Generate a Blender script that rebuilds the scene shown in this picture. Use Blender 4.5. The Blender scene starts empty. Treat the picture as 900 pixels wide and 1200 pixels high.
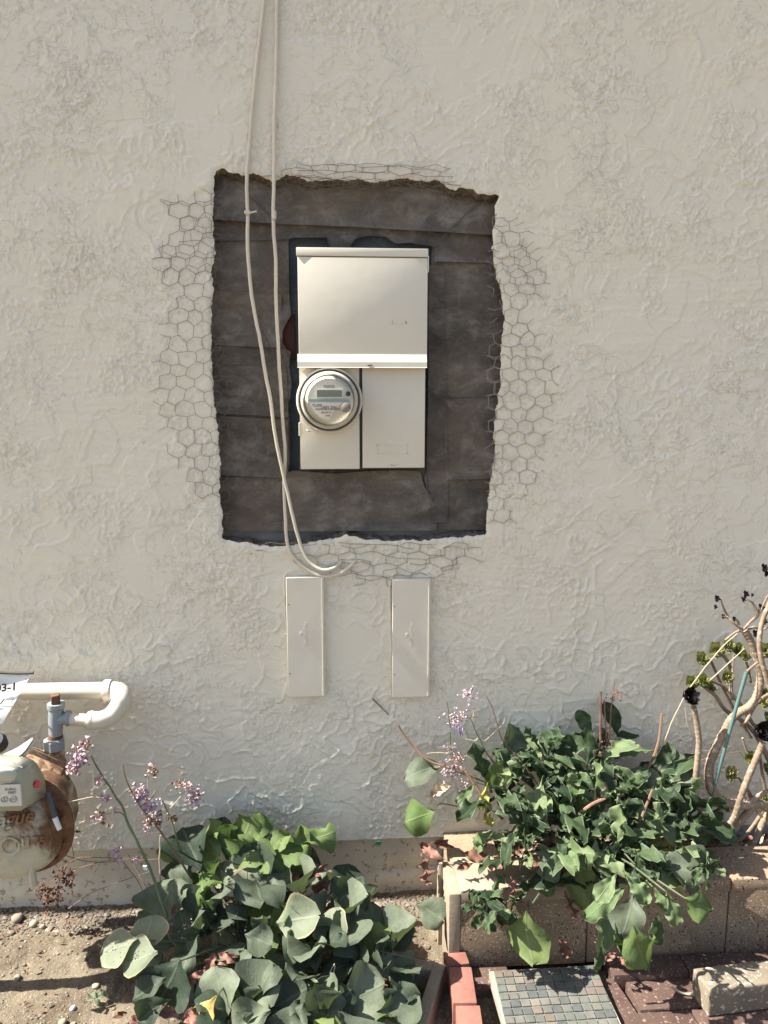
import bpy, bmesh, math, random
import numpy as np
from mathutils import Vector, Matrix, Euler, noise as mn

R = math.radians
rnd = random.Random(7)
scn = bpy.context.scene
C = scn.collection

# ---------------------------------------------------------------- camera, sky, sun, exposure
F = 902.0                                   # focal length in photo pixels (photo 900 x 1200)
cam_d = bpy.data.cameras.new('camera')
cam = bpy.data.objects.new('camera', cam_d); C.objects.link(cam)
cam.location = (0, -2.10, 1.47)
cam.rotation_euler = Euler((R(90 - 8.5), 0, R(-3.7)))
cam_d.sensor_fit = 'VERTICAL'; cam_d.sensor_height = 36; cam_d.lens = 36 * F / 1200
cam_d.clip_start = 0.02; cam_d.clip_end = 2000
scn.camera = cam
SUN = Vector((-0.85, -0.016, 1.0)).normalized()
w = bpy.data.worlds.new('World'); scn.world = w; w.use_nodes = True
nt = w.node_tree; bg = nt.nodes['Background']
sky = nt.nodes.new('ShaderNodeTexSky'); sky.sky_type = 'NISHITA'; sky.sun_disc = False
sky.sun_elevation = math.asin(SUN.z); sky.sun_rotation = math.atan2(SUN.x, SUN.y)
sky.air_density = 1.0; sky.dust_density = 2.5; sky.ozone_density = 0.6
nt.links.new(sky.outputs[0], bg.inputs[0]); bg.inputs[1].default_value = 0.075
sd = bpy.data.lights.new('sun', 'SUN'); sd.energy = 5.0; sd.angle = R(0.55); sd.color = (1, 0.95, 0.87)
sun = bpy.data.objects.new('sun', sd); C.objects.link(sun)
sun.rotation_euler = SUN.to_track_quat('Z', 'Y').to_euler(); sun.location = (-4, -1, 6)
vs = scn.view_settings
vs.view_transform = 'Standard'; vs.look = 'None'; vs.exposure = 1.76; vs.gamma = 1; vs.use_curve_mapping = False
CR = cam.rotation_euler.to_matrix(); CO = Vector(cam.location)

def ray(px, py): return CR @ Vector(((px - 450) / F, -(py - 600) / F, -1))
def W(px, py, Y=0.0):
    d = ray(px, py); return CO + d * ((Y - CO.y) / d.y)
def G(px, py, Z=0.0):
    d = ray(px, py); return CO + d * ((Z - CO.z) / d.z)
def PX(n, Y): return n * (Y - CO.y) / F * 1.0        # n pixels at wall-parallel depth Y in metres

# ---------------------------------------------------------------- helpers
class MB:
    def __init__(s): s.v = []; s.f = []
    def add(s, vs_, fs):
        o = len(s.v); s.v += [tuple(v) for v in vs_]; s.f += [tuple(i + o for i in f) for f in fs]
    def box(s, c, d, rot=None, bevel=0, seg=1):
        bm = bmesh.new(); bmesh.ops.create_cube(bm, size=1)
        for v in bm.verts: v.co = Vector((v.co.x * d[0], v.co.y * d[1], v.co.z * d[2]))
        if bevel: bmesh.ops.bevel(bm, geom=list(bm.edges), offset=bevel, segments=seg, affect='EDGES', profile=0.6)
        M = Matrix.Translation(Vector(c)) @ (rot.to_matrix().to_4x4() if rot is not None else Matrix())
        bm.transform(M); bm.verts.index_update()
        s.add([v.co[:] for v in bm.verts], [[v.index for v in f.verts] for f in bm.faces]); bm.free()
        return s
    def tube(s, pts, rad, n=8, cap=True):
        pts = [Vector(p) for p in pts]
        if not hasattr(rad, '__len__'): rad = [rad] * len(pts)
        vs_, fs = [], []; up = None
        for i, p in enumerate(pts):
            t = (pts[min(i + 1, len(pts) - 1)] - pts[max(i - 1, 0)])
            t = t.normalized() if t.length > 1e-9 else Vector((0, 0, 1))
            if up is None:
                up = t.orthogonal().normalized()
            else:
                up = (up - t * up.dot(t)); up = up.normalized() if up.length > 1e-6 else t.orthogonal().normalized()
            b = t.cross(up)
            for k in range(n):
                a = 2 * math.pi * k / n
                vs_.append(p + (up * math.cos(a) + b * math.sin(a)) * rad[i])
        for i in range(len(pts) - 1):
            for k in range(n):
                k2 = (k + 1) % n
                fs.append((i * n + k, i * n + k2, (i + 1) * n + k2, (i + 1) * n + k))
        if cap:
            fs.append(tuple(range(n))[::-1]); fs.append(tuple((len(pts) - 1) * n + k for k in range(n)))
        s.add(vs_, fs); return s
    def lathe(s, c, axis, prof, n=40, sx=1, sz=1):
        """prof: list of (radius, distance along axis); axis towards viewer"""
        axis = Vector(axis).normalized(); up = Vector((0, 0, 1)) if abs(axis.z) < .9 else Vector((0, 1, 0))
        a1 = axis.cross(up).normalized(); a2 = a1.cross(axis).normalized()
        c = Vector(c); vs_, fs = [], []
        for r, d in prof:
            for k in range(n):
                a = 2 * math.pi * k / n
                vs_.append(c + axis * d + a1 * r * math.cos(a) * sx + a2 * r * math.sin(a) * sz)
        for i in range(len(prof) - 1):
            for k in range(n):
                k2 = (k + 1) % n
                fs.append((i * n + k, i * n + k2, (i + 1) * n + k2, (i + 1) * n + k))
        if prof[0][0] > 1e-6: fs.append(tuple(range(n))[::-1])
        if prof[-1][0] > 1e-6: fs.append(tuple((len(prof) - 1) * n + k for k in range(n)))
        s.add(vs_, fs); return s
    def build(s, name, m, parent=None, smooth=False, angle=None):
        me = bpy.data.meshes.new(name); me.from_pydata(s.v, [], s.f); me.update()
        bm = bmesh.new(); bm.from_mesh(me); bmesh.ops.recalc_face_normals(bm, faces=bm.faces); bm.to_mesh(me); bm.free()
        return link(name, me, m, parent, smooth)

def link(name, me, m, parent=None, smooth=False):
    if m is not None and not me.materials: me.materials.append(m)
    if smooth:
        me.shade_smooth()
        try: me.set_sharp_from_angle(angle=R(40))
        except Exception: pass
    o = bpy.data.objects.new(name, me); C.objects.link(o)
    if parent is not None: par(o, parent)
    return o
def par(o, p):
    o.parent = p                              # a mesh part sits at the world origin, so its sub-parts need no offset
    o.matrix_parent_inverse = Matrix.Translation(-Vector(p.location)) if p.type == 'EMPTY' else Matrix()
def thing(name, label, cat, loc, group=None):
    o = bpy.data.objects.new(name, None); C.objects.link(o); o.location = loc; o.empty_display_size = .05
    o['label'] = label; o['category'] = cat
    if group: o['group'] = group
    bpy.context.view_layer.update()
    return o
def tag(o, label, cat, group=None):
    o['label'] = label; o['category'] = cat
    if group: o['group'] = group
    return o
def catmull(pts, sub=6):
    P = [Vector(p) for p in pts]; P = [P[0] * 2 - P[1]] + P + [P[-1] * 2 - P[-2]]; out = []
    for i in range(1, len(P) - 2):
        for k in range(sub):
            t = k / sub
            out.append(.5 * ((2 * P[i]) + (-P[i - 1] + P[i + 1]) * t + (2 * P[i - 1] - 5 * P[i] + 4 * P[i + 1] - P[i + 2]) * t * t
                             + (-P[i - 1] + 3 * P[i] - 3 * P[i + 1] + P[i + 2]) * t ** 3))
    out.append(P[-2]); return out
def text_mb(txt, size, depth, M, shear=0.0, space=1.0, align='CENTER', bold=0.0):
    cu = bpy.data.curves.new('t', 'FONT'); cu.body = txt; cu.size = size; cu.extrude = depth; cu.shear = shear
    cu.space_character = space; cu.align_x = align; cu.align_y = 'CENTER'; cu.resolution_u = 3; cu.offset = bold
    ob = bpy.data.objects.new('t', cu); C.objects.link(ob); bpy.context.view_layer.update()
    me = bpy.data.meshes.new_from_object(ob.evaluated_get(bpy.context.evaluated_depsgraph_get()))
    me.transform(M); mb = MB(); mb.add([v.co[:] for v in me.vertices], [tuple(p.vertices) for p in me.polygons])
    bpy.data.objects.remove(ob); bpy.data.curves.remove(cu); bpy.data.meshes.remove(me)
    return mb
def wall_basis(p, rot=0.0, tilt=0.0):
    """matrix: local xy of text onto the plane facing -Y at p, rotated clockwise by rot"""
    return Matrix.Translation(Vector(p)) @ Matrix.Rotation(R(90) - tilt, 4, 'X') @ Matrix.Rotation(-rot, 4, 'Z')

# ---- node materials
def mat(name): 
    m = bpy.data.materials.new(name); m.use_nodes = True; return m
class NT:
    def __init__(s, m): s.t = m.node_tree; s.b = s.t.nodes['Principled BSDF']; s.out = s.t.nodes['Material Output']
    def n(s, typ, **kw):
        nd = s.t.nodes.new('ShaderNode' + typ)
        for k, v in kw.items(): setattr(nd, k, v)
        return nd
    def l(s, a, b): s.t.links.new(a, b)
    def pos(s):
        if not hasattr(s, '_p'): s._p = s.n('NewGeometry').outputs['Position']
        return s._p
    def obj(s):
        if not hasattr(s, '_o'): s._o = s.n('TexCoord').outputs['Object']
        return s._o
    def noise(s, scale, det=4, rough=.6, vec=None, dist=0, stretch=None):
        nd = s.n('TexNoise'); nd.inputs['Scale'].default_value = scale; nd.inputs['Detail'].default_value = det
        nd.inputs['Roughness'].default_value = rough; nd.inputs['Distortion'].default_value = dist
        v = vec or s.pos()
        if stretch:
            mp = s.n('Mapping'); mp.inputs['Scale'].default_value = stretch; s.l(v, mp.inputs[0]); v = mp.outputs[0]
        s.l(v, nd.inputs['Vector']); return nd.outputs[0]
    def voro(s, scale, vec=None, feature='F1'):
        nd = s.n('TexVoronoi'); nd.feature = feature; nd.inputs['Scale'].default_value = scale
        s.l(vec or s.pos(), nd.inputs['Vector']); return nd.outputs['Distance']
    def ramp(s, fac, stops):
        nd = s.n('ValToRGB'); e = nd.color_ramp.elements
        while len(e) < len(stops): e.new(.5)
        for i, (p, c) in enumerate(stops):
            e[i].position = p; e[i].color = (c[0], c[1], c[2], 1) if hasattr(c, '__len__') else (c, c, c, 1)
        s.l(fac, nd.inputs[0]); return nd.outputs[0]
    def mix(s, fac, a, b, mode='MIX'):
        nd = s.n('Mix'); nd.data_type = 'RGBA'; nd.blend_type = mode
        for i, x in ((0, fac), (6, a), (7, b)):
            if hasattr(x, 'links') or isinstance(x, bpy.types.NodeSocket): s.l(x, nd.inputs[i])
            else: nd.inputs[i].default_value = x if i == 0 else (x[0], x[1], x[2], 1)
        return nd.outputs[2]
    def math(s, op, a, b=None):
        nd = s.n('Math'); nd.operation = op
        for i, x in ((0, a), (1, b)):
            if x is None: continue
            if isinstance(x, bpy.types.NodeSocket): s.l(x, nd.inputs[i])
            else: nd.inputs[i].default_value = x
        return nd.outputs[0]
    def bump(s, h, strength, dist=.001, prev=None):
        nd = s.n('Bump'); nd.inputs['Strength'].default_value = strength; nd.inputs['Distance'].default_value = dist
        s.l(h, nd.inputs['Height'])
        if prev is not None: s.l(prev, nd.inputs['Normal'])
        return nd.outputs[0]
    def fin(s, col=None, rough=.7, nrm=None, metal=0, spec=.5, roughtex=None):
        if col is not None:
            if isinstance(col, bpy.types.NodeSocket): s.l(col, s.b.inputs['Base Color'])
            else: s.b.inputs['Base Color'].default_value = (*col, 1)
        s.b.inputs['Roughness'].default_value = rough; s.b.inputs['Metallic'].default_value = metal
        s.b.inputs['Specular IOR Level'].default_value = spec
        if roughtex is not None: s.l(roughtex, s.b.inputs['Roughness'])
        if nrm is not None: s.l(nrm, s.b.inputs['Normal'])

WALLC = (.60, .545, .455)
def stucco_mat():
    m = mat('painted stucco'); t = NT(m)
    big = t.ramp(t.noise(1.1, 3), [(.35, (.655, .63, .53)), (.65, (.685, .635, .52))])
    warm = t.ramp(t.noise(.7, 2, vec=None), [(.4, 0), (.65, 1)])
    c = t.mix(t.math('MULTIPLY', warm, .4), big, (.70, .64, .51))
    spots = t.ramp(t.voro(34), [(.03, 1), (.05, 0)])
    sp2 = t.math('MULTIPLY', spots, t.ramp(t.noise(3.1, 3), [(.52, 0), (.62, .35)]))
    c = t.mix(sp2, c, (.30, .27, .22))
    # grime near the ground: splash marks
    sep = t.n('SeparateXYZ'); t.l(t.pos(), sep.inputs[0])
    low = t.ramp(sep.outputs[2], [(.12, 1), (.62, 0)])
    gr = t.math('MULTIPLY', low, t.ramp(t.noise(5.5, 6, .65), [(.46, 0), (.70, .5)]))
    c = t.mix(gr, c, (.33, .32, .27))
    def wn(scale, dist, det=2): return t.noise(scale, det, .55, dist=dist)
    # thin worm-like ridges: level lines of warped noise, broken up by a mask
    def worm(scale, dist, wdt, mscale, mlo, mhi):
        lv = t.math('ABSOLUTE', t.math('SUBTRACT', wn(scale, dist), .5))
        return t.math('MULTIPLY', t.ramp(lv, [(0, 1), (wdt, 0)]), t.ramp(t.noise(mscale, 3, .6), [(mlo, 0), (mhi, 1)]))
    def stp(scale, lo, wd, det=6, rg=.6, st=None, dist=0): return t.ramp(t.noise(scale, det, rg, stretch=st, dist=dist), [(lo, 0), (lo + wd, 1)])
    def msk(scale, lo, hi): return t.ramp(t.noise(scale, 3, .6), [(lo, 0), (hi, 1)])
    M_ = lambda a_, b_: t.math('MULTIPLY', a_, b_)
    A_ = lambda a_, b_: t.math('ADD', a_, b_)
    sA = M_(stp(3.1, .50, .007, 7, .60, (1, 1, 1.7)), .9)
    sB = M_(stp(5.7, .535, .008, 7, .62, (1.5, 1, 1)), .8)
    sC = M_(stp(14, .55, .014, 6, .62), msk(2.7, .46, .52))
    sD = M_(M_(stp(40, .56, .03, 4, .62), msk(3.9, .49, .56)), .9)
    sE = M_(M_(stp(75, .58, .04, 3, .6), msk(5.3, .52, .58)), .6)
    h2 = M_(worm(22, .5, .018, 3.4, .55, .60), .45)
    h = A_(M_(A_(A_(A_(sA, sB), A_(sC, sD)), A_(sE, h2)), t.ramp(t.noise(1.9, 4, .6), [(.40, .12), (.56, 1)])), 0)
    n1 = t.bump(t.noise(520, 3, .6), .35, .0007)
    n2 = t.bump(t.noise(150, 4, .6), .35, .0014, n1)
    n2 = t.bump(h, .68, .0024, n2)
    t.fin(c, .72, n2, spec=.15); return m
def paint_mat(name, col, rough=.5, dirt=.12, bump=.15, dcol=(.25, .22, .18), orange=0.0):
    m = mat(name); t = NT(m)
    c = t.mix(t.ramp(t.noise(6, 5, .6), [(.45, 0), (.75, dirt)]), col, dcol)
    if orange:
        c = t.mix(t.ramp(t.noise(14, 6, .7), [(.55, 0), (.68, orange)]), c, (.32, .13, .05))
    sp = t.ramp(t.voro(60), [(.035, .6), (.05, 0)])
    c = t.mix(t.math('MULTIPLY', sp, t.ramp(t.noise(9, 2), [(.5, 0), (.6, .7)])), c, (.2, .16, .12))
    n = t.bump(t.noise(300, 3), bump, .0005); n = t.bump(t.noise(9, 2), .25, .004, n)
    t.fin(c, rough, n, spec=.5); return m
def paper_mat(name, a, b, hi):
    m = mat(name); t = NT(m)
    n = t.noise(7, 7, .62, dist=.4, stretch=(1, 1, 1.7))
    c = t.ramp(n, [(.3, a), (.55, b), (.78, hi)])
    c2 = t.ramp(t.noise(13, 6, .68, dist=.9), [(.50, 0), (.70, .5)])
    c = t.mix(c2, c, hi)
    c = t.mix(t.ramp(t.noise(90, 4, .7), [(.4, 0), (.7, .35)]), c, a)
    c = t.mix(t.ramp(t.noise(4.2, 3), [(.45, 0), (.7, .45)]), c, (b[0] * 1.35, b[1] * 1.1, b[2] * .85))
    nn = t.bump(t.noise(30, 6, .7, dist=.6, stretch=(1, 1, 2.4)), .9, .006); nn = t.bump(t.noise(350, 2), .3, .0006, nn)
    t.fin(c, .72, nn, spec=.35); return m
def leaf_mat(name, a, b, vein=(.2, .25, .13), edge=None, trans=.25, rough=.5, spotc=None):
    m = mat(name); t = NT(m)
    info = t.n('ObjectInfo').outputs['Random']
    c = t.mix(info, a, b)
    c = t.mix(t.ramp(t.noise(22, 4, .6), [(.35, 0), (.7, .55)]), c, (a[0] * .72, a[1] * .74, a[2] * .7))
    uv = t.n('UVMap').outputs[0]
    sep = t.n('SeparateXYZ'); t.l(uv, sep.inputs[0])
    ax = t.math('ABSOLUTE', t.math('SUBTRACT', sep.outputs[0], .5))
    mid = t.ramp(ax, [(.012, 1), (.035, 0)])
    fr = t.math('FRACT', t.math('ADD', t.math('MULTIPLY', sep.outputs[1], 7.0), t.math('MULTIPLY', ax, -5.0)))
    side = t.ramp(t.math('ABSOLUTE', t.math('SUBTRACT', fr, .5)), [(.0, .35), (.07, 0)])
    vn = t.math('MAXIMUM', mid, side)
    c = t.mix(t.math('MULTIPLY', vn, .32), c, vein)
    if edge: c = t.mix(t.ramp(ax, [(.44, 0), (.5, .8)]), c, edge)
    if spotc: c = t.mix(t.ramp(t.noise(28, 5, .7), [(.52, 0), (.6, .9)]), c, spotc)
    # dust
    c = t.mix(t.ramp(t.noise(60, 5, .7), [(.5, 0), (.8, .22)]), c, (a[0] * .5 + .12, a[1] * .5 + .12, a[2] * .5 + .10))
    nb = t.bump(vn, .5, .0015); nb = t.bump(t.noise(50, 3), .45, .003, nb)
    t.fin(c, rough + .08, nb, spec=.16)
    tr = t.n('BsdfTranslucent'); t.l(t.mix(.5, c, (.17, .26, .04)), tr.inputs[0]); t.l(nb, tr.inputs['Normal'])
    ms = t.n('MixShader'); ms.inputs[0].default_value = trans
    t.l(t.b.outputs[0], ms.inputs[1]); t.l(tr.outputs[0], ms.inputs[2]); t.l(ms.outputs[0], t.out.inputs[0])
    return m
def rough_mat(name, a, b, scale=8, bscale=120, bump=.5, bd=.003, rough=.9, pits=None, speck=None, perobj=0.0):
    m = mat(name); t = NT(m)
    c = t.mix(t.ramp(t.noise(scale, 6, .65), [(.32, 0), (.68, 1)]), a, b)
    if perobj: 
        info = t.n('ObjectInfo').outputs['Random']; c = t.mix(t.math('MULTIPLY', info, perobj), c, (a[0] * .4, a[1] * .4, a[2] * .45))
    if speck: c = t.mix(t.ramp(t.noise(speck[0], 2, .5), [(.6, 0), (.68, .8)]), c, speck[1])
    h = t.noise(bscale, 5, .7)
    nn = t.bump(h, bump, bd)
    if pits:
        p = t.ramp(t.voro(pits[0]), [(pits[1], 1), (pits[1] + .05, 0)])
        pm = t.math('MULTIPLY', p, t.ramp(t.noise(14, 3), [(.45, 0), (.5, 1)]))
        c = t.mix(pm, c, pits[2]); nn = t.bump(t.math('SUBTRACT', 1, pm), 1, .004, nn)
    t.fin(c, rough, nn, spec=.25); return m
def rust_mat(name, paint, amount=.5, scale=7, zlo=None, zhi=None, xlo=None, xhi=None):
    m = mat(name); t = NT(m)
    n = t.noise(scale, 8, .68, dist=.6)
    rust = t.ramp(t.noise(26, 6, .7), [(.3, (.055, .028, .017)), (.55, (.155, .076, .036)), (.8, (.29, .16, .08))])
    if zlo is not None:                       # rain washes rust down from the top and out at the rim
        sp = t.n('SeparateXYZ'); t.l(t.pos(), sp.inputs[0])
        mr_ = t.n('MapRange'); t.l(sp.outputs[2], mr_.inputs[0]); mr_.inputs[1].default_value = zlo; mr_.inputs[2].default_value = zhi; mr_.inputs[3].default_value = -.13; mr_.inputs[4].default_value = .14
        mx_ = t.n('MapRange'); t.l(sp.outputs[0], mx_.inputs[0]); mx_.inputs[1].default_value = xlo; mx_.inputs[2].default_value = xhi; mx_.inputs[3].default_value = 0; mx_.inputs[4].default_value = .3
        n = t.math('ADD', t.math('ADD', n, mr_.outputs[0]), mx_.outputs[0])
    msk = t.ramp(n, [(1 - amount - .07, 0), (1 - amount + .05, 1)])
    pc = t.mix(t.ramp(t.noise(30, 5), [(.4, 0), (.75, .5)]), paint, (paint[0] * .6, paint[1] * .55, paint[2] * .5))
    c = t.mix(t.ramp(n, [(1 - amount - .16, 0), (1 - amount, .55)]), pc, (paint[0] * .75, paint[1] * .55, paint[2] * .38)); c = t.mix(msk, c, rust)
    chips = t.ramp(t.voro(75), [(.05, 1), (.08, 0)])
    c = t.mix(t.math('MULTIPLY', chips, .8), c, (.08, .05, .04))
    nn = t.bump(t.noise(110, 5, .7), .4, .002); nn = t.bump(msk, .5, -.001, nn)
    rt = t.ramp(msk, [(0, .45), (1, .9)])
    t.fin(c, .6, nn, roughtex=rt); return m

M_stucco = stucco_mat()
M_panel = paint_mat('panel paint', (.625, .585, .485), .42, .10)
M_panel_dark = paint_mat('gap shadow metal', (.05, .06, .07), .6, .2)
M_cable = paint_mat('painted cable', (.60, .54, .43), .5, .25)
M_pipe = paint_mat('painted gas pipe', (.56, .51, .41), .45, .18, orange=.15)
M_paper = paper_mat('building paper', (.056, .047, .039), (.135, .118, .099), (.32, .29, .25))
M_paper2 = paper_mat('older building paper', (.048, .041, .035), (.115, .101, .086), (.29, .26, .225))
M_paper3 = paper_mat('grey flashing paper', (.11, .118, .12), (.17, .18, .18), (.28, .29, .29))
M_blue = paper_mat('blue grey sheathing membrane', (.04, .055, .066), (.06, .08, .093), (.14, .16, .17))
M_mortar = rough_mat('broken mortar edge', (.07, .055, .04), (.19, .155, .115), 30, 150, .9, .006)
M_found = rough_mat('foundation plaster', (.47, .43, .34), (.60, .55, .44), 7, 90, .7, .004, speck=(60, (.25, .2, .15)))
M_wire = paint_mat('rusty galvanised wire', (.10, .085, .07), .6, .3)
M_wirep = paint_mat('wire coated with wall paint', (.30, .26, .21), .6, .3)
M_dirt = rough_mat('dry dirt', (.066, .048, .031), (.235, .194, .136), 4.5, 130, .9, .008, speck=(150, (.30, .26, .20)))
M_block = rough_mat('slump concrete block', (.20, .14, .09), (.29, .215, .14), 9, 170, .6, .003, pits=(85, .17, (.04, .028, .02)), speck=(210, (.5, .42, .33)), perobj=.15)
M_blocktop = rough_mat('pale concrete', (.215, .17, .12), (.31, .255, .185), 10, 150, .6, .003, speck=(140, (.35, .29, .22)))
M_brickred = rough_mat('red edging brick', (.19, .082, .062), (.27, .13, .10), 16, 240, .6, .002, speck=(180, (.25, .1, .07)), perobj=.1)
M_brickdark = rough_mat('dark red paver', (.065, .038, .030), (.115, .075, .06), 9, 200, .6, .002, speck=(120, (.26, .18, .14)), perobj=.35)
M_grout = rough_mat('pale grout', (.24, .22, .17), (.32, .29, .235), 30, 300, .5, .001)
M_gravel = rough_mat('gravel', (.15, .12, .09), (.29, .25, .19), 20, 200, .5, .002)
M_dgravel = rough_mat('shade darkened gravel', (.09, .075, .06), (.20, .17, .14), 20, 200, .5, .002)  # dark gravel at the wall foot; its tone also paints the shadow strip
M_stone = rough_mat('river pebble', (.24, .19, .14), (.36, .30, .23), 14, 120, .4, .002)
M_litter = rough_mat('dead leaf', (.06, .03, .02), (.20, .10, .065), 22, 90, .7, .004)
M_litter2 = rough_mat('curled pink dead leaf', (.10, .045, .035), (.34, .18, .13), 22, 90, .7, .004)
M_drytan = rough_mat('dry tan leaf', (.42, .30, .19), (.56, .44, .30), 22, 90, .7, .004)
M_leafa = leaf_mat('glaucous leaf', (.030, .045, .030), (.165, .187, .127), (.17, .20, .13), trans=.15)
M_leafg = leaf_mat('bright green leaf', (.09, .14, .045), (.17, .215, .085), (.24, .29, .14), trans=.28)
M_leafy = leaf_mat('yellowing leaf', (.42, .40, .10), (.52, .46, .14), (.5, .5, .2), spotc=(.30, .16, .06), trans=.35)
M_leafp = leaf_mat('pale dusty leaf', (.135, .16, .105), (.195, .215, .145), (.32, .34, .25), edge=(.40, .33, .2), trans=.2)
M_leafb = leaf_mat('crinkled dark leaf', (.014, .028, .013), (.066, .10, .046), (.085, .12, .065), edge=(.17, .20, .12), trans=.15, rough=.45)
M_leafbl = leaf_mat('crinkled leaf toned sunlit', (.085, .13, .055), (.175, .22, .11), (.22, .26, .16), edge=(.25, .25, .17), trans=.2)  # paler copy of the crinkled leaf; sunlit highlights are put into its colour
M_stem = paint_mat('green stem', (.10, .13, .06), .6, .4)
M_stalk = paint_mat('shaded leaf stalk', (.07, .085, .045), .6, .4)
M_stemd = paint_mat('dry brown stem', (.17, .10, .06), .8, .4)
M_stemt = paint_mat('dry tan stalk', (.36, .30, .21), .8, .3)
M_lilac = paint_mat('lilac papery flower', (.36, .26, .34), .8, .25)
M_pink = paint_mat('faded pink flower', (.42, .29, .29), .8, .3)
M_violet = paint_mat('violet flower', (.25, .15, .45), .7, .1)
M_bark = rough_mat('ringed succulent stem', (.16, .115, .078), (.31, .24, .17), 18, 130, .6, .003, speck=(90, (.5, .42, .35)))
M_barkd = rough_mat('brown woody stem', (.12, .085, .06), (.24, .18, .13), 22, 120, .7, .003)
M_black = leaf_mat('black purple rosette', (.010, .007, .010), (.018, .012, .016), (.01, .008, .01), edge=(.13, .11, .115), trans=.02, rough=.4)  # pale edge colour paints lit rims onto the cups
M_succ = leaf_mat('succulent green leaf', (.20, .215, .07), (.31, .29, .13), (.35, .36, .12), edge=(.2, .07, .03), trans=.2)
M_stake = paint_mat('green coated stake', (.07, .135, .125), .5, .3)
M_galv = paint_mat('galvanised fitting', (.22, .25, .27), .42, .3)
M_galvd = paint_mat('dull zinc', (.34, .35, .35), .4, .3); M_galvd.node_tree.nodes['Principled BSDF'].inputs['Metallic'].default_value = .6
M_rustplug = rust_mat('rusted iron', (.12, .06, .045), .95)
M_meterbody = rust_mat('rusty grey meter shell', (.36, .29, .19), .50, 16)
M_meterflange = rust_mat('rusty flange', (.24, .17, .11), .72, 16)
M_metercover = None
M_indexbox = paint_mat('weathered translucent plastic', (.34, .34, .26), .35, .35)
M_white = paint_mat('white paper', (.66, .66, .64), .7, .03)
M_ink = paint_mat('ink', (.03, .03, .03), .7, 0)
M_inkg = paint_mat('grey print', (.20, .20, .19), .7, 0)
M_tapegreen = paint_mat('green tape', (.02, .16, .08), .6, 0)
M_plate = paint_mat('index plate', (.55, .53, .44), .5, .2)
M_red = paint_mat('red seal', (.55, .07, .06), .5, .1)

# ---- numpy noise
_PT = {}
def _tab(seed):
    if seed not in _PT:
        g = np.random.RandomState(seed).rand(64, 64) * 2 * np.pi; _PT[seed] = (np.cos(g).astype(np.float32), np.sin(g).astype(np.float32))
    return _PT[seed]
def perlin(x, y, seed):
    gx, gy = _tab(seed)
    xi = np.floor(x).astype(int); yi = np.floor(y).astype(int); xf = x - xi; yf = y - yi
    def d(i, j):
        a = (xi + i) & 63; b = (yi + j) & 63; return gx[a, b] * (xf - i) + gy[a, b] * (yf - j)
    u = xf ** 3 * (xf * (xf * 6 - 15) + 10); v = yf ** 3 * (yf * (yf * 6 - 15) + 10)
    return (d(0, 0) * (1 - u) + d(1, 0) * u) * (1 - v) + (d(0, 1) * (1 - u) + d(1, 1) * u) * v
def fbm(x, y, seed, o=4, g=.5):
    s = 0; a = 1
    for i in range(o): s = s + a * perlin(x * 2 ** i + 17 * i, y * 2 ** i + 31 * i, seed + i); a *= g
    return s
def sstep(a, b, x):
    t = np.clip((x - a) / (b - a), 0, 1); return t * t * (3 - 2 * t)
def grid_mesh(name, P, faces_mask=None):
    ny, nx = P.shape[:2]
    idx = np.arange(ny * nx).reshape(ny, nx)
    q = np.stack([idx[:-1, :-1], idx[:-1, 1:], idx[1:, 1:], idx[1:, :-1]], -1).reshape(-1, 4)
    if faces_mask is not None: q = q[faces_mask.reshape(-1)]
    used = np.zeros(ny * nx, bool); used[q.reshape(-1)] = True
    remap = np.cumsum(used) - 1; q = remap[q]; V = P.reshape(-1, 3)[used]
    me = bpy.data.meshes.new(name)
    me.vertices.add(len(V)); me.vertices.foreach_set('co', V.astype(np.float32).reshape(-1))
    me.loops.add(len(q) * 4); me.loops.foreach_set('vertex_index', q.astype(np.int32).reshape(-1))
    me.polygons.add(len(q)); me.polygons.foreach_set('loop_start', np.arange(0, len(q) * 4, 4, dtype=np.int32))
    me.update(calc_edges=True); me.validate()
    me.shade_smooth()
    return me

# ================================================================= HOUSE WALL
wall = thing('house_wall', 'cream painted stucco house wall with a rough rectangular hole cut around the electrical panel', 'wall', (0.2, 0, 0))
def poly(pts): 
    q = [W(*p) for p in pts]; return np.array([(v.x, v.z) for v in q])
Lp = poly([(251,201),(250,240),(249,270),(252,300),(247,318),(250,330),(248,380),(249,450),(255,500),(258,545),(257,575),(260,600),(261,631)])
Rp = poly([(583,228),(581,240),(579,265),(577,290),(581,320),(588,345),(591,375),(588,395),(586,430),(587,450),(583,470),(579,500),(580,530),(575,560),(571,600),(569,627)])
Tp = poly([(249,201),(262,198),(272,202),(285,205),(296,202),(306,206),(318,213),(335,205),(347,208),(360,212),(390,211),(420,210),(436,214),(470,209),(500,213),(514,211),(524,219),(535,223),(540,219),(556,222),(560,227),(583,229)])
Bp = poly([(259,629),(266,633),(290,636),(320,641),(350,638),(380,633),(405,627),(430,632),(455,634),(500,633),(540,629),(571,627)])
fL = lambda z: np.interp(z, Lp[::-1, 1], Lp[::-1, 0]); fR = lambda z: np.interp(z, Rp[::-1, 1], Rp[::-1, 0])
fT = lambda x: np.interp(x, Tp[:, 0], Tp[:, 1]); fB = lambda x: np.interp(x, Bp[:, 0], Bp[:, 1])
s1 = W(100, 996); s2 = W(830, 968)
def z_screed(x): return np.interp(x, [s1.x, s2.x], [s1.z, s2.z])
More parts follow.
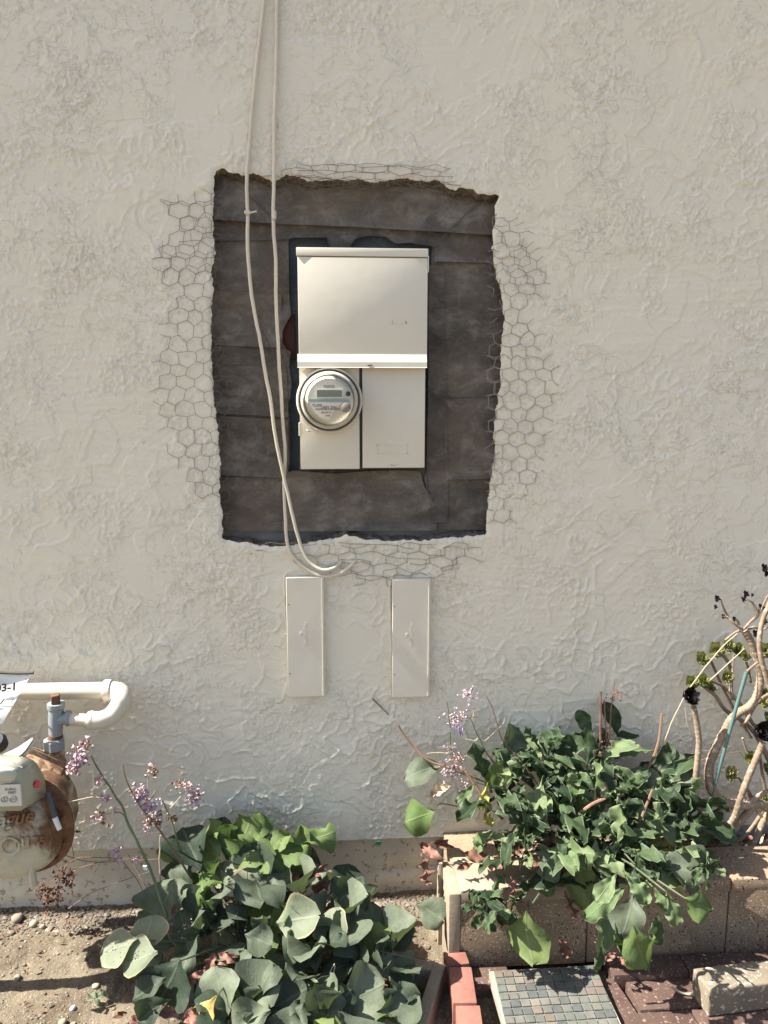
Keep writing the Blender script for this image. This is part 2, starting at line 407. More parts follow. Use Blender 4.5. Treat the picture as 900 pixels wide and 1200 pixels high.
def stucco_h(X, Z):
    wx = X + .020 * fbm(X * 14, Z * 14, 5, 3); wz = Z + .020 * fbm(X * 14, Z * 14, 15, 3)
    fx = X + .006 * fbm(X * 60, Z * 60, 25, 2); fz = Z + .006 * fbm(X * 60, Z * 60, 26, 2)
    h = .0016 * fbm(X * 1.6, Z * 1.6, 40, 3)
    for i, (fr, am, rg) in enumerate(((2.6, .0016, .0010), (4.3, .0012, .0010), (7.0, .0008, .0012))):
        n = fbm(wx * fr, wz * fr * 1.25, 50 + 10 * i, 3, .45); e = .011 * fr / 4
        m = sstep(0.0, .22, fbm(X * 7, Z * 7, 90 + i, 3))
        h = h + am * sstep(-e, e, n) + rg * m * np.exp(-((n - e) / (e * .8)) ** 2)
    # rough clusters of small worms
    m = sstep(.06, .26, fbm(wx * 4.2, wz * 4.2, 120, 3))
    n = fbm(fx * 42, fz * 42, 130, 2)
    h = h + m * .0020 * np.exp(-(n / .07) ** 2) * sstep(-.15, .15, perlin(X * 55, Z * 55, 133))
    m = sstep(.12, .3, fbm(wx * 5.5 + 7, wz * 5.5, 140, 3))
    n = fbm(fx * 80, fz * 80, 150, 2)
    h = h + m * .0020 * sstep(.04, .11, n)
    # isolated long ridges
    lowz = sstep(1.15, .75, Z)
    for fr, sd in ((9, 160), (13, 165), (19, 168)):
        n = perlin(wx * fr + 3, wz * fr, sd); m = sstep(.22 - .16 * lowz, .34 - .14 * lowz, perlin(X * 5 + sd, Z * 5, sd + 1))
        h = h + m * (.0022 + .0010 * lowz) * np.exp(-(n / (.003 * fr + .004)) ** 2)
    # trowel striations in a few patches with different directions
    for k, ang in enumerate((.6, -.1, 1.2, 0.05)):
        u = X * math.cos(ang) + Z * math.sin(ang); v = -X * math.sin(ang) + Z * math.cos(ang)
        m = sstep(.2, .34, fbm(wx * 2.6, wz * 2.6, 170 + k * 7, 2))
        h = h + m * .0011 * perlin(u * 5, v * 85, 171 + k)
    return h
x0, x1, z0, z1, st = -1.30, 1.66, .10, 2.62, .0032
xs = np.arange(x0, x1, st); zs = np.arange(z0, z1, st)
X, Z = np.meshgrid(xs, zs)
Z = Z.copy(); Z0 = Z.copy()
zb = z_screed(X)
H = stucco_h(X, Z)
# a swelling above the gas pipe and round the repaired patch under the hole
H += .004 * np.exp(-((X + .72) / .25) ** 2 - ((Z - .62) / .05) ** 2)
H += .003 * sstep(.05, 0, np.abs(Z - fB(X))) * (X > fL(1.1) - .05) * (X < fR(1.1) + .05)
jit = .006 * fbm(X * 45, Z * 45, 200, 3)
dl = X - fL(Z) + jit; dr = fR(Z) - X + jit; db = Z - fB(X) + jit; dt = fT(X) - Z + jit
sdf = np.minimum(np.minimum(dl, dr), np.minimum(db, dt))        # >0 inside the hole
Xs, Zs = X.copy(), Z.copy()
near = np.abs(sdf) < st * .8
k = np.argmin(np.stack([dl, dr, db, dt]), 0)
Xs = np.where(near & (k == 0), X - sdf, Xs); Xs = np.where(near & (k == 1), X + sdf, Xs)
Zs = np.where(near & (k == 2), Z - sdf, Zs); Zs = np.where(near & (k == 3), Z + sdf, Zs)
Zs = np.where(Zs < zb, zb, Zs)
# rounded lips at the hole
H = H - .004 * np.exp(-(np.maximum(-sdf, 0) / .005) ** 2)
cen = (sdf[:-1, :-1] + sdf[1:, 1:] + sdf[:-1, 1:] + sdf[1:, :-1]) / 4
low = Z0[1:, 1:] > zb[1:, 1:]
me = grid_mesh('stucco', np.stack([Xs, -H, Zs], -1), (cen <= .0004) & low)
st_o = link('stucco', me, M_stucco, wall)
# plain continuation of the wall past the picture
mb = MB()
WX0, WX1, WH = -7, 8, 2.74
zs_ = float(z_screed(0))
for (a, b, c, d) in ((WX0, x0 + .001, zs_ , WH), (x1 - .004, WX1, zs_, WH), (x0 + .001, x1 - .004, z1 - .004, WH)):
    mb.add([(a, -.0005, c), (b, -.0005, c), (b, -.0005, d), (a, -.0005, d)], [(0, 1, 2, 3)])
mb.build('stucco', M_stucco, wall)
mb = MB(); mb.box(((WX0 + WX1) / 2, .03, WH + .12), (WX1 - WX0, .16, .24)); mb.build('shade_board', M_panel, wall)  # unseen board above the view, added to shade the upper wall
# rim of the hole: broken mortar, painted lip
def loop_pts(n=900):
    L = [(fL(z), z) for z in np.linspace(float(fB(fL(1.0))), float(fT(fL(1.9))), n // 4)]
    T = [(x, fT(x)) for x in np.linspace(float(fL(2.0)), float(fR(1.95)), n // 4)]
    Rr = [(fR(z), z) for z in np.linspace(float(fT(fR(1.9))), float(fB(fR(1.0))), n // 4)]
    B = [(x, fB(x)) for x in np.linspace(float(fR(1.05)), float(fL(1.05)), n // 4)]
    return L, T, Rr, B
for side, pts in zip('LTRB', loop_pts()):
    A = np.array([(float(a), float(b)) for a, b in pts]); D = .040
    nrm = {'L': (1, 0), 'R': (-1, 0), 'T': (0, -1), 'B': (0, 1)}[side]
    rows = []
    nd = 9
    for j in range(nd):
        t = j / (nd - 1)
        amp = (.0035 + .004 * math.sin(t * math.pi)) * (1 if side in 'TB' else .45)
        jj = fbm(A[:, 0] * 45, A[:, 1] * 45, 200, 3) * .006
        rough = amp * (1.6 * fbm(A[:, 0] * 60 + 9 * t, A[:, 1] * 60 + 5 * t, 300, 3)) * (t > 0)
        push = (.010 if side == 'T' else 0) * math.sin(t * 2.4) + (.006 * t if side == 'B' else 0)
        off = -jj * 1.0 + rough + push - (.006 * t if side in 'LR' else 0)
        xx = A[:, 0] + nrm[0] * off; zz = A[:, 1] + nrm[1] * off
        yy = np.full(len(A), .0022 + (D - .002) * t)
        rows.append(np.stack([xx, yy, zz], -1))
    me = grid_mesh('mortar_edge', np.stack(rows)); link('mortar_edge', me, M_mortar, wall)
# foundation and metal screed
fy = .035
xs2 = np.concatenate([[WX0], np.arange(-1.3, 1.66, .012), [WX1]]); zs2 = np.linspace(-.25, zs_ + .02, 36)
X2, Z2 = np.meshgrid(xs2, zs2)
Y2 = fy - .006 * fbm(X2 * 6, Z2 * 9, 400, 4) - .010 * sstep(.06, .03, Z2 + .02 * fbm(X2 * 6, Z2 * 6, 410, 3)) 
crk = np.exp(-((Z2 - (.06 + .012 * fbm(X2 * 5, X2 * 0, 420, 4))) / .006) ** 2) * (X2 > .1) * (X2 < .42)
link('foundation', grid_mesh('foundation', np.stack([X2, Y2 + .01 * crk, Z2], -1)), M_found, wall)
mb = MB(); mb.add([(s1.x - 6, .004, s1.z), (s2.x + 6, .004, s2.z), (s2.x + 6, .05, s2.z + .004), (s1.x - 6, .05, s1.z + .004),
                   (s1.x - 6, .001, s1.z + .012), (s2.x + 6, .001, s2.z + .012)], [(0, 1, 2, 3), (0, 1, 5, 4)])
mb.build('weep_screed', M_found, wall)
p = W(443, 985, .0); mb = MB(); mb.box((p.x, -.006, p.z - .004), (.018, .003, .012), bevel=.001); mb.build('tape_scrap', M_tapegreen, wall)
# sheathing and building papers in the hole
PY = .036
mb = MB(); a, b = W(225, 180, .06), W(610, 660, .06)
mb.add([(a.x, .058, b.z), (b.x, .058, b.z), (b.x, .058, a.z), (a.x, .058, a.z)], [(0, 1, 2, 3)]); mb.build('wall_sheathing', M_blue, wall)
p0 = W(338, 395, .055); mb = MB(); mb.box((p0.x, .055, p0.z), (.035, .004, .12), bevel=.001); mb.build('sheathing_patch', rough_mat('rust red board', (.045, .018, .013), (.08, .035, .025)), wall)
def sheet(name, Lq, Rq, Tq, Bq, Y, m, seed, amp=.003, res=.005, tilt=0.0, flare=.004):
    """cloth-like sheet between four pixel edges on the plane Y"""
    cv = lambda q: np.array([(W(a, b, Y).x, W(a, b, Y).z) for a, b in q])
    Lq, Rq, Tq, Bq = map(cv, (Lq, Rq, Tq, Bq))
    wdt = Tq[-1, 0] - Tq[0, 0]; hgt = Lq[0, 1] - Lq[-1, 1]
    nu, nv = max(8, int(wdt / res)), max(8, int(hgt / res))
    U, V = np.meshgrid(np.linspace(0, 1, nu), np.linspace(0, 1, nv))
    tx = Tq[0, 0] + U * wdt; bx = Bq[0, 0] + U * (Bq[-1, 0] - Bq[0, 0])
    zt = np.interp(tx, Tq[:, 0], Tq[:, 1]); zb_ = np.interp(bx, Bq[:, 0], Bq[:, 1])
    Zq = zt * (1 - V) + zb_ * V
    lx = np.interp(-Zq, -Lq[:, 1], Lq[:, 0]); rx = np.interp(-Zq, -Rq[:, 1], Rq[:, 0])
    Xq = lx * (1 - U) + rx * U
    Yq = Y - amp * fbm(Xq * 6, Zq * 14, seed, 4) - amp * 1.1 * np.abs(perlin(Xq * 5 + Zq * 7, Zq * 11, seed + 9))
    Yq += tilt * (V - .5) - flare * V ** 10
    edge = np.minimum(np.minimum(U, 1 - U) * wdt, np.minimum(V, 1 - V) * hgt)
    Yq -= .0045 * np.exp(-(edge / .010) ** 2) * np.maximum(0, fbm(Xq * 9, Zq * 9, seed + 3, 2) + .35)
    return link(name, grid_mesh(name, np.stack([Xq, Yq, Zq], -1)), m, wall)
sheet('building_paper', [(240, 190), (240, 258)], [(595, 215), (595, 277)], [(240, 190), (595, 205)],
      [(240, 257), (300, 262), (420, 267), (520, 273), (595, 277)], PY - .006, M_paper, 501, .004, tilt=-.004, flare=.007)
sheet('building_paper', [(240, 250), (240, 283)], [(512, 250), (512, 300)], [(240, 250), (512, 255)],
      [(240, 283), (335, 281), (346, 279), (383, 279), (386, 290), (409, 291), (414, 283), (421, 278.5), (436, 276.5), (452, 278), (460, 284), (466, 286), (480, 285), (490, 287), (512, 290)], PY + .004, M_paper2, 511, .003)
sheet('building_paper', [(240, 275), (240, 621)], [(338, 275), (339, 350), (341, 370), (337, 376), (331, 388), (331, 402), (336, 410), (341, 412), (339, 430), (342, 450), (338, 480), (340, 500), (339, 556), (330, 568), (329, 578), (341, 582), (341, 621)],
      [(240, 275), (338, 275)], [(240, 621), (341, 621)], PY + .009, M_paper2, 521, .004)
sheet('building_paper', [(506, 290), (504, 350), (505, 420), (503, 480), (502, 548), (497, 560), (505, 600), (505, 619)], [(600, 270), (600, 619)],
      [(506, 268), (600, 272)], [(505, 620), (600, 619)], PY + .006, M_paper, 531, .004)
sheet('building_paper', [(331, 553), (332, 580), (331, 621)], [(492, 553), (497, 570), (510, 590), (512, 620)],
      [(331, 556), (345, 551), (400, 555), (440, 552), (480, 551), (490, 551), (512, 552)], [(240, 623), (512, 621)], PY + .001, M_paper, 541, .004, flare=.008)
sheet('building_paper', [(240, 585), (240, 622)], [(590, 585), (590, 620)], [(240, 558), (331, 560), (331, 566), (590, 566)],
      [(240, 622), (590, 620)], PY + .008, M_paper2, 551, .003, flare=.008)
sheet('flashing_strip', [(240, 600), (240, 655)], [(590, 600), (590, 650)], [(240, 600), (590, 600)], [(240, 655), (590, 650)], PY + .016, M_paper3, 561, .002)
sheet('building_paper', [(352, 470), (350, 560)], [(498, 470), (508, 540), (512, 600)], [(352, 470), (498, 470)], [(350, 600), (512, 600)], PY + .010, M_paper2, 571, .002)
sheet('building_paper', [(240, 425), (240, 484)], [(336, 432), (338, 486)], [(240, 428), (336, 430)], [(240, 483), (338, 489)], PY + .006, M_paper2, 601, .003, flare=.006)
sheet('building_paper', [(240, 484), (240, 558)], [(338, 490), (338, 552), (334, 562)], [(240, 486), (338, 492)], [(240, 556), (334, 560)], PY + .007, M_paper, 611, .003, flare=.005)
sheet('building_paper', [(240, 340), (240, 405)], [(330, 345), (329, 400)], [(240, 340), (330, 345)], [(240, 404), (329, 408)], PY + .007, M_paper, 621, .003, flare=.005)
sheet('building_paper', [(509, 275), (509, 308)], [(600, 272), (600, 308)], [(509, 272), (600, 272)], [(509, 307), (600, 309)], PY + .002, M_paper2, 631, .003, flare=.006)
sheet('building_paper', [(502, 310), (502, 430), (500, 545), (506, 610)], [(520, 310), (523, 430), (526, 545), (524, 612)], [(502, 310), (520, 312)], [(506, 612), (524, 612)], PY + .001, M_paper2, 641, .0015, flare=.002)
sheet('building_paper', [(520, 470), (522, 562)], [(600, 470), (600, 560)], [(520, 468), (600, 465)], [(522, 562), (600, 560)], PY + .002, M_paper, 651, .003, flare=.005)
# thin dark crack wires: loose diagonal wire strands across the paper
for pts, r in (([(262, 205), (290, 228), (320, 256), (335, 270)], .0008), ([(566, 236), (545, 252), (525, 272), (508, 290)], .0012), ([(497, 562), (505, 580), (512, 605), (510, 622)], .0012)):
    MB().tube(catmull([W(a, b, PY - .012) for a, b in pts], 4), r, 5).build('loose_wire', M_panel_dark, wall)

# expanded hexagonal lath sticking out of the plaster
def hexwire(x0, x1, y0, y1, keep, m, seed, cw=21.5, ch=19, Y=-.006, sk=0.0, r=.00062):
    rr = random.Random(seed); mb = MB(); nodes = {}
    def node(i, j):
        if (i, j) in nodes: return nodes[(i, j)]
        # brick-wall lattice -> hexagons
        px = x0 + i * cw / 2; py = y0 + j * ch + ((ch * .28) if (i + j) % 2 else 0) + sk * (px - x0)
        px += 2.6 * perlin(np.float64(px * .03), np.float64(py * .03), seed) * 2 + rr.uniform(-1.6, 1.6)
        py += 2.6 * perlin(np.float64(px * .03 + 9), np.float64(py * .03), seed + 1) * 2 + rr.uniform(-1.6, 1.6)
        yy = Y - .010 * abs(perlin(np.float64(px * .05), np.float64(py * .05), seed + 2)) - rr.uniform(0, .002)
        nodes[(i, j)] = (px, py, yy); return nodes[(i, j)]
    ni = int((x1 - x0) / (cw / 2)) + 1; nj = int((y1 - y0) / ch) + 1
    for j in range(nj):
        for i in range(ni):
            E = [((i, j), (i + 1, j))]
            if (i + j) % 2 == 1: E.append(((i, j), (i, j + 1)))
            for a, b in E:
                pa, pb = node(*a), node(*b); mx, my = (pa[0] + pb[0]) / 2, (pa[1] + pb[1]) / 2
                kp = keep(mx, my)
                if kp <= 0 or rr.random() > kp: continue
                A, B = W(*pa), W(*pb); mid = (A + B) / 2 + Vector((rr.uniform(-1, 1), rr.uniform(-.6, .6), rr.uniform(-1, 1))) * .0018
                mb.tube([A, mid, B], r, 4, False)
    o = mb.build('wire_mesh', m, wall); return o
def keepL(x, y):
    if y < 222 or y > 588 or x > 263: return 0
    edge = np.interp(y, [222, 235, 270, 285, 330, 345, 380, 440, 500, 545, 588], [240, 190, 210, 184, 180, 215, 190, 182, 188, 205, 240])
    return 1.0 if x > edge + 10 else (.85 if x > edge - 2 else 0)
def keepR(x, y):
    if y < 255 or y > 615 or x < 572: return 0
    edge = np.interp(y, [255, 270, 300, 330, 380, 400, 440, 500, 560, 615], [600, 620, 630, 642, 625, 645, 655, 642, 630, 600])
    return 1.0 if x < edge - 10 else (.85 if x < edge + 2 else 0)
def keepT(x, y):
    return (.95 if 345 < x < 500 else .55) if 192 < y < 222 + (x - 320) * .02 and 325 < x < 530 else 0
def keepB(x, y):
    lim = np.interp(x, [300, 350, 420, 480, 520, 560], [652, 664, 690, 694, 678, 652])
    return .9 if 636 < y < lim - 8 and 305 < x < 555 else (.5 if 632 < y < lim and 290 < x < 560 else 0)
hexwire(178, 268, 222, 590, keepL, M_wire, 11, cw=20, ch=15.5, Y=-.004)
hexwire(190, 262, 235, 320, lambda x, y: .8 * keepL(x, y), M_wire, 31, cw=21, ch=15, Y=-.008)
hexwire(570, 662, 255, 420, lambda x, y: keepR(x, y) if y < 415 else 0, M_wire, 12, cw=19, ch=15, Y=-.003)
hexwire(574, 640, 262, 330, lambda x, y: .7 * keepR(x, y), M_wire, 32, cw=20, ch=15, Y=-.006)
hexwire(570, 662, 415, 616, lambda x, y: keepR(x, y) if y >= 415 else 0, M_wirep, 13, cw=19, ch=15, Y=-.002, r=.0009)
hexwire(240, 280, 300, 640, lambda x, y: .8 if 246 < x < 266 + (y - 300) * .02 else 0, M_wire, 17, cw=14, ch=13, Y=.004, r=.0007)
hexwire(320, 535, 190, 226, keepT, M_wire, 14, cw=30, ch=8, Y=-.005, sk=.035)
hexwire(330, 520, 188, 222, keepT, M_wire, 34, cw=36, ch=9, Y=-.008, sk=.035)
hexwire(250, 560, 203, 224, lambda x, y: .75 if 275 < x < 540 else 0, M_wire, 18, cw=34, ch=8, Y=-.001, sk=.05, r=.0007)
hexwire(290, 565, 636, 698, keepB, M_wirep, 15, cw=27, ch=12, Y=-.003, r=.0010)
hexwire(400, 560, 640, 690, lambda x, y: .8 * keepB(x, y), M_wire, 16, cw=33, ch=13, Y=-.004)
hexwire(572, 600, 250, 640, lambda x, y: .7 if 574 - (y - 300) * .02 < x < 590 - (y - 300) * .03 else 0, M_wirep, 19, cw=15, ch=14, Y=.003, r=.0008)

# ================================================================= ELECTRICAL PANEL
FY = -.050                                   # front of upper door
pc = W(425, 548, -.02)
panel = thing('electrical_panel', 'cream painted steel service panel mounted in the dark hole of the stucco wall', 'electrical panel', (pc.x, .0, pc.z))
def qbox(name, x0, y0, x1, y1, Yf, Yb, m, parent, bevel=.0015):
    a, b = W(x0, y0, Yf), W(x1, y1, Yf)
    mb = MB(); mb.box(((a.x + b.x) / 2, (Yf + Yb) / 2, (a.z + b.z) / 2), (b.x - a.x, Yb - Yf, a.z - b.z), bevel=bevel, seg=2)
    return mb.build(name, m, parent, True)
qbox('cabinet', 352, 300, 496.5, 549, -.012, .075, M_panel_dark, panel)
qbox('upper_door', 348.5, 300.5, 500.5, 417, FY, .0, M_panel, panel, .002)
# cap flange over the door (slightly proud, folded)
mb = MB(); a, b = W(347, 289.5, FY - .004), W(502, 301, FY - .004)
mb.box(((a.x + b.x) / 2, (FY - .004 + .03) / 2, (a.z + b.z) / 2), (b.x - a.x, .034 - FY, a.z - b.z), bevel=.0015, seg=2)
mb.box((b.x + .0005, FY + .004, b.z - .018), (.0016, .016, .04))
mb.build('cap_flange', M_panel, panel, True)
# flared drip hood at the foot of the door
a, b = W(348, 416, FY - .001), W(501, 431, FY - .012)
mb = MB(); prof = [(FY + .006, a.z + .003), (FY - .001, a.z + .002), (FY - .004, a.z - .007), (FY - .008, a.z - .018), (FY - .0085, b.z + .001), (FY - .010, b.z), (FY + .02, b.z + .004)]
xa, xb = W(348.5, 425, FY - .01).x, W(500.5, 425, FY - .01).x
n = len(prof); N = 2
vsl = [(x, y, z) for x in (xa, xb) for y, z in prof]
mb.add(vsl, [(i, i + 1, n + i + 1, n + i) for i in range(n - 1)] + [tuple(range(n)), tuple(range(n, 2 * n))[::-1], (0, n, 2 * n - 1, n - 1)])
hood = mb.build('drip_hood', M_panel, panel, False)
p = W(434, 428, FY - .009); mb = MB(); mb.box((p.x, FY - .009, p.z), (.010, .002, .0022)); mb.box((p.x - .006, FY - .009, p.z - .0002), (.004, .0015, .0015)); mb.build('latch_mark', M_ink, hood)
qbox('meter_cover', 350.5, 430.5, 421.5, 549.5, -.028, -.005, M_panel, panel, .0015)
rd = qbox('breaker_door', 424.5, 430.5, 497.5, 548, -.030, -.005, M_panel, panel, .0015)
# shallow stamped label frame on the breaker door
mb = MB()
for (xa_, ya_, xb_, yb_) in ((442, 521, 478, 522), (442, 531, 478, 532), (442, 521, 442.9, 532), (477.2, 521, 478, 532)):
    a, b = W(xa_, ya_, -.0306), W(xb_, yb_, -.0306); mb.box(((a.x + b.x) / 2, -.0303, (a.z + b.z) / 2), (max(abs(b.x - a.x), .0016), .0012, max(abs(a.z - b.z), .0014)))
for q in (444.3, 476): 
    c = W(q, 526.5, -.031); mb.lathe((c.x, -.0300, c.z), (0, -1, 0), [(.0016, 0), (.0012, .0012), (0, .0014)], 8)
mb.build('label_frame', M_panel, rd)
a = W(351, 503, -.030); mb = MB(); mb.box((a.x + .001, -.030, a.z), (.006, .008, .036), bevel=.001); mb.build('side_hinge', M_panel, panel)
# flaked paint: chips at door foot, peeled strip near the upper door's right
mb = MB(); rr = random.Random(5)
for (cx, cy, n, s, Yq) in ((461, 545, 7, 5, -.0304), (468, 378, 10, 9, FY - .0004)):
    for i in range(n):
        c = W(cx + rr.uniform(-s, s), cy + rr.uniform(-s * .25, s * .25), Yq); k = rr.randint(4, 6); r0 = rr.uniform(.0012, .0026)
        mb.add([(c.x + r0 * rr.uniform(.6, 1.4) * math.cos(6.283 * j / k), Yq, c.z + r0 * rr.uniform(.3, .9) * math.sin(6.283 * j / k)) for j in range(k)], [tuple(range(k))])
mb.build('paint_chip', M_stemt, panel)
# two tiny screws

# ================================================================= ELECTRIC METER
mc = W(386, 469, -.05)
meter = thing('electric_meter', 'round glass electricity meter with grey display plugged into the lower left of the panel', 'electric meter', (mc.x, -.03, mc.z))
ax = (0, -1, 0); c0 = (mc.x, -.028, mc.z); mr = .0865
M_silver = paint_mat('satin silver meter base', (.58, .55, .47), .3, .1); M_silver.node_tree.nodes['Principled BSDF'].inputs['Metallic'].default_value = .2
M_dial = paint_mat('dial face', (.62, .59, .50), .5, .05)
M_dial2 = paint_mat('dial label', (.78, .77, .72), .5, .05)
M_lcd = paint_mat('lcd', (.17, .19, .15), .3, .05)
M_blueband = paint_mat('blue band', (.25, .40, .46), .4, .05)
MB().lathe(c0, ax, [(mr * .93, -.002), (mr, .0), (mr * 1.01, .012), (mr * .995, .024), (mr * .965, .027), (mr * .93, .024), (mr * .93, .004)], 56).build('sealing_ring', M_panel, meter, True)
MB().lathe(c0, ax, [(mr * .925, 0), (mr * .92, .022), (mr * .87, .022)], 48).build('ring_gap', M_panel_dark, meter, True)
MB().lathe(c0, ax, [(mr * .862, .015), (mr * .868, .034), (mr * .85, .046), (mr * .80, .056), (mr * .76, .058), (mr * .74, .052)], 56).build('base_rim', M_silver, meter, True)
dy = .072
MB().lathe(c0, ax, [(mr * .72, .03), (mr * .715, dy - .008), (mr * .66, dy - .004), (mr * .64, dy - .001), (0.0001, dy)], 56).build('dial_housing', M_dial, meter, True)
dc = Vector((mc.x, -.028 - dy, mc.z))
def dbox(name, x, z, wdt, hgt, d, m, parent=meter):
    return MB().box((dc.x + x * mr, dc.y - d, dc.z + z * mr), (wdt * mr, .0016, hgt * mr)).build(name, m, parent)
disp = dbox('display_frame', 0.01, .20, .80, .26, .0010, M_dial2)
dbox('display_screen', 0.01, .20, .74, .20, .0022, M_lcd, disp)
dbox('colour_band', .0, -.005, 1.20, .07, .0012, M_blueband)
mb = MB(); pts = [(-.58, -.06), (.40, -.06), (.22, -.20), (.10, -.36), (.0, -.58), (-.25, -.52), (-.45, -.36)]
mb.add([(dc.x + x * mr, dc.y - .0012, dc.z + z * mr) for x, z in pts], [tuple(range(len(pts)))]); dlab = mb.build('data_label', M_dial2, meter)
tm = MB()
for (s, x, z, sz) in (('FOCUS', 0.0, .40, .10), ('8888888', 0.0, .2, .01)):
    if sz > .05: q = text_mb(s, sz * mr, .0003, wall_basis((dc.x + x * mr, dc.y - .0018, dc.z + z * mr)), bold=.0003); tm.add(q.v, q.f)
for (s, x, z, sz) in (('CL200', -.36, -.15, .11), ('240V 3W', -.02, -.21, .12), ('60Hz Kh 7.2', -.10, -.36, .06), ('TYPE', -.05, -.46, .06)):
    q = text_mb(s, sz * mr, .0003, wall_basis((dc.x + x * mr, dc.y - .0018, dc.z + z * mr)), bold=.0002); tm.add(q.v, q.f)
tm.build('printed_text', M_inkg, dlab)
mb = MB()
for i in range(26):
    mb.box((dc.x + (-.42 + i * .029) * mr, dc.y - .0018, dc.z - .262 * mr), ((.008 + .012 * ((i * 7) % 3) / 2) * mr, .0006, .05 * mr))
mb.build('barcode', M_inkg, dlab)
MB().lathe((dc.x + .56 * mr, dc.y, dc.z + .19 * mr), ax, [(.075 * mr, 0), (.075 * mr, .003), (.05 * mr, .004), (.0, .003)], 20).build('optical_port', M_ink, meter, True)
MB().lathe((dc.x + .50 * mr, dc.y, dc.z - .22 * mr), ax, [(.15 * mr, 0), (.15 * mr, .004), (.12 * mr, .006), (.0, .006)], 24).build('reset_knob', M_inkg, meter, True)
mb = MB()
for a in (45, 135): 
    for r_ in (.68,): 
        ca, sa = math.cos(R(a)), math.sin(R(a)); mb.box((dc.x + ca * .80 * mr, dc.y + .024, dc.z + sa * .80 * mr), (.13 * mr, .004, .028 * mr), Euler((0, -R(a), 0)))
mb.build('locking_tab', M_white, meter)
# glass cover: thin clear shell
mg = mat('meter glass'); t = NT(mg)
gl = t.n('BsdfGlossy'); gl.inputs['Roughness'].default_value = .04; tp = t.n('BsdfTransparent'); fr = t.n('Fresnel'); fr.inputs[0].default_value = 1.45
tp.inputs[0].default_value = (.97, .96, .93, 1)
ms = t.n('MixShader'); t.l(fr.outputs[0], ms.inputs[0]); t.l(tp.outputs[0], ms.inputs[1]); t.l(gl.outputs[0], ms.inputs[2]); t.l(ms.outputs[0], t.out.inputs[0])
MB().lathe(c0, ax, [(mr * .80, .045), (mr * .79, .075), (mr * .77, .088), (mr * .72, .096), (mr * .6, .100), (mr * .3, .103), (.0001, .104)], 56).build('glass_cover', mg, meter, True)
a0 = W(361, 504, -.045); MB().tube([a0 + Vector((-.004, 0, .002)), a0 + Vector((.0, -.01, -.002)), a0 + Vector((.006, -.004, -.004))], .0012, 6).build('wire_seal', M_galvd, meter)

# ================================================================= CABLES
def cable(pts, r, lab, ends=None):
    P = catmull([W(a, b, y) for a, b, y in pts], 8)
    P = [p + Vector((mn.noise(p * 9 + Vector((len(lab), 0, 0))) * .0035 + mn.noise(p * 40) * .0008, 0, 0)) for p in P]
    root = thing('coaxial_cable', lab, 'cable', P[-1], 'painted cables hanging down the wall')
    MB().tube(P, r, 10).build('cable_sheath', M_cable, root, True); return root
S = lambda x, y: (160 + x / 3, 400 + y / 3)
top1 = [(313, -70, -.012), (309, 0, -.012), (303, 60, -.012), (297, 120, -.011), (291.5, 180, -.012), (289.5, 215, -.014), (289.5, 250, -.014), (291, 300, -.018), (294.5, 340, -.02), (300, 375, -.02), (305, 400, -.02)]
lo1 = [(*S(465, 180), -.022), (*S(490, 350), -.024), (*S(512, 460), -.024), (*S(530, 530), -.022), (*S(550, 620), -.020), (*S(572, 695), -.018), (*S(603, 768), -.02), (*S(645, 802), -.026), (*S(685, 800), -.024), (*S(710, 785), -.012), (*S(720, 768), .0)]
c1 = cable(top1 + lo1, .0047, 'long painted cable bowing left across the dark hole, ending in the shorter inner hook below')
top2 = [(327, -70, -.012), (325, 0, -.012), (323, 80, -.012), (321, 160, -.012), (320, 210, -.014), (321, 255, -.014), (323, 320, -.018), (325.5, 380, -.018)]
lo2 = [(*S(505, 130), -.016), (*S(511, 260), -.014), (*S(523, 380), -.014), (*S(524, 440), -.013), (*S(520, 500), -.013), (*S(521, 600), -.012), (*S(527, 690), -.010), (*S(545, 748), -.010), (*S(590, 795), -.012), (*S(650, 825), -.018), (*S(705, 820), -.02), (*S(745, 795), -.014), (*S(770, 768), .0)]
c2 = cable(top2 + lo2, .0047, 'straighter painted cable right of the other, curling under it into the patched wall hole')
p = W(290, 249, -.02); mb = MB(); mb.box(p, (.016, .010, .009), bevel=.002); mb.box(p + Vector((.014, 0, .001)), (.020, .006, .004), Euler((0, R(-12), 0)), bevel=.001); mb.build('cable_clip', M_cable, c1, True)
p = W(321, 252, -.02); MB().tube([p + Vector((0, 0, .010)), p + Vector((0, 0, -.010))], .0062, 10).build('cable_coupling', M_cable, c2, True)
p = W(416, 657, -.002); mb = MB(); mb.lathe((p.x, .001, p.z), (0, -1, 0), [(.022, 0), (.018, .004), (.010, .006), (.006, .004)], 20, 1.2, 1.0); mb.build('caulk_patch', M_stucco, c2, True)

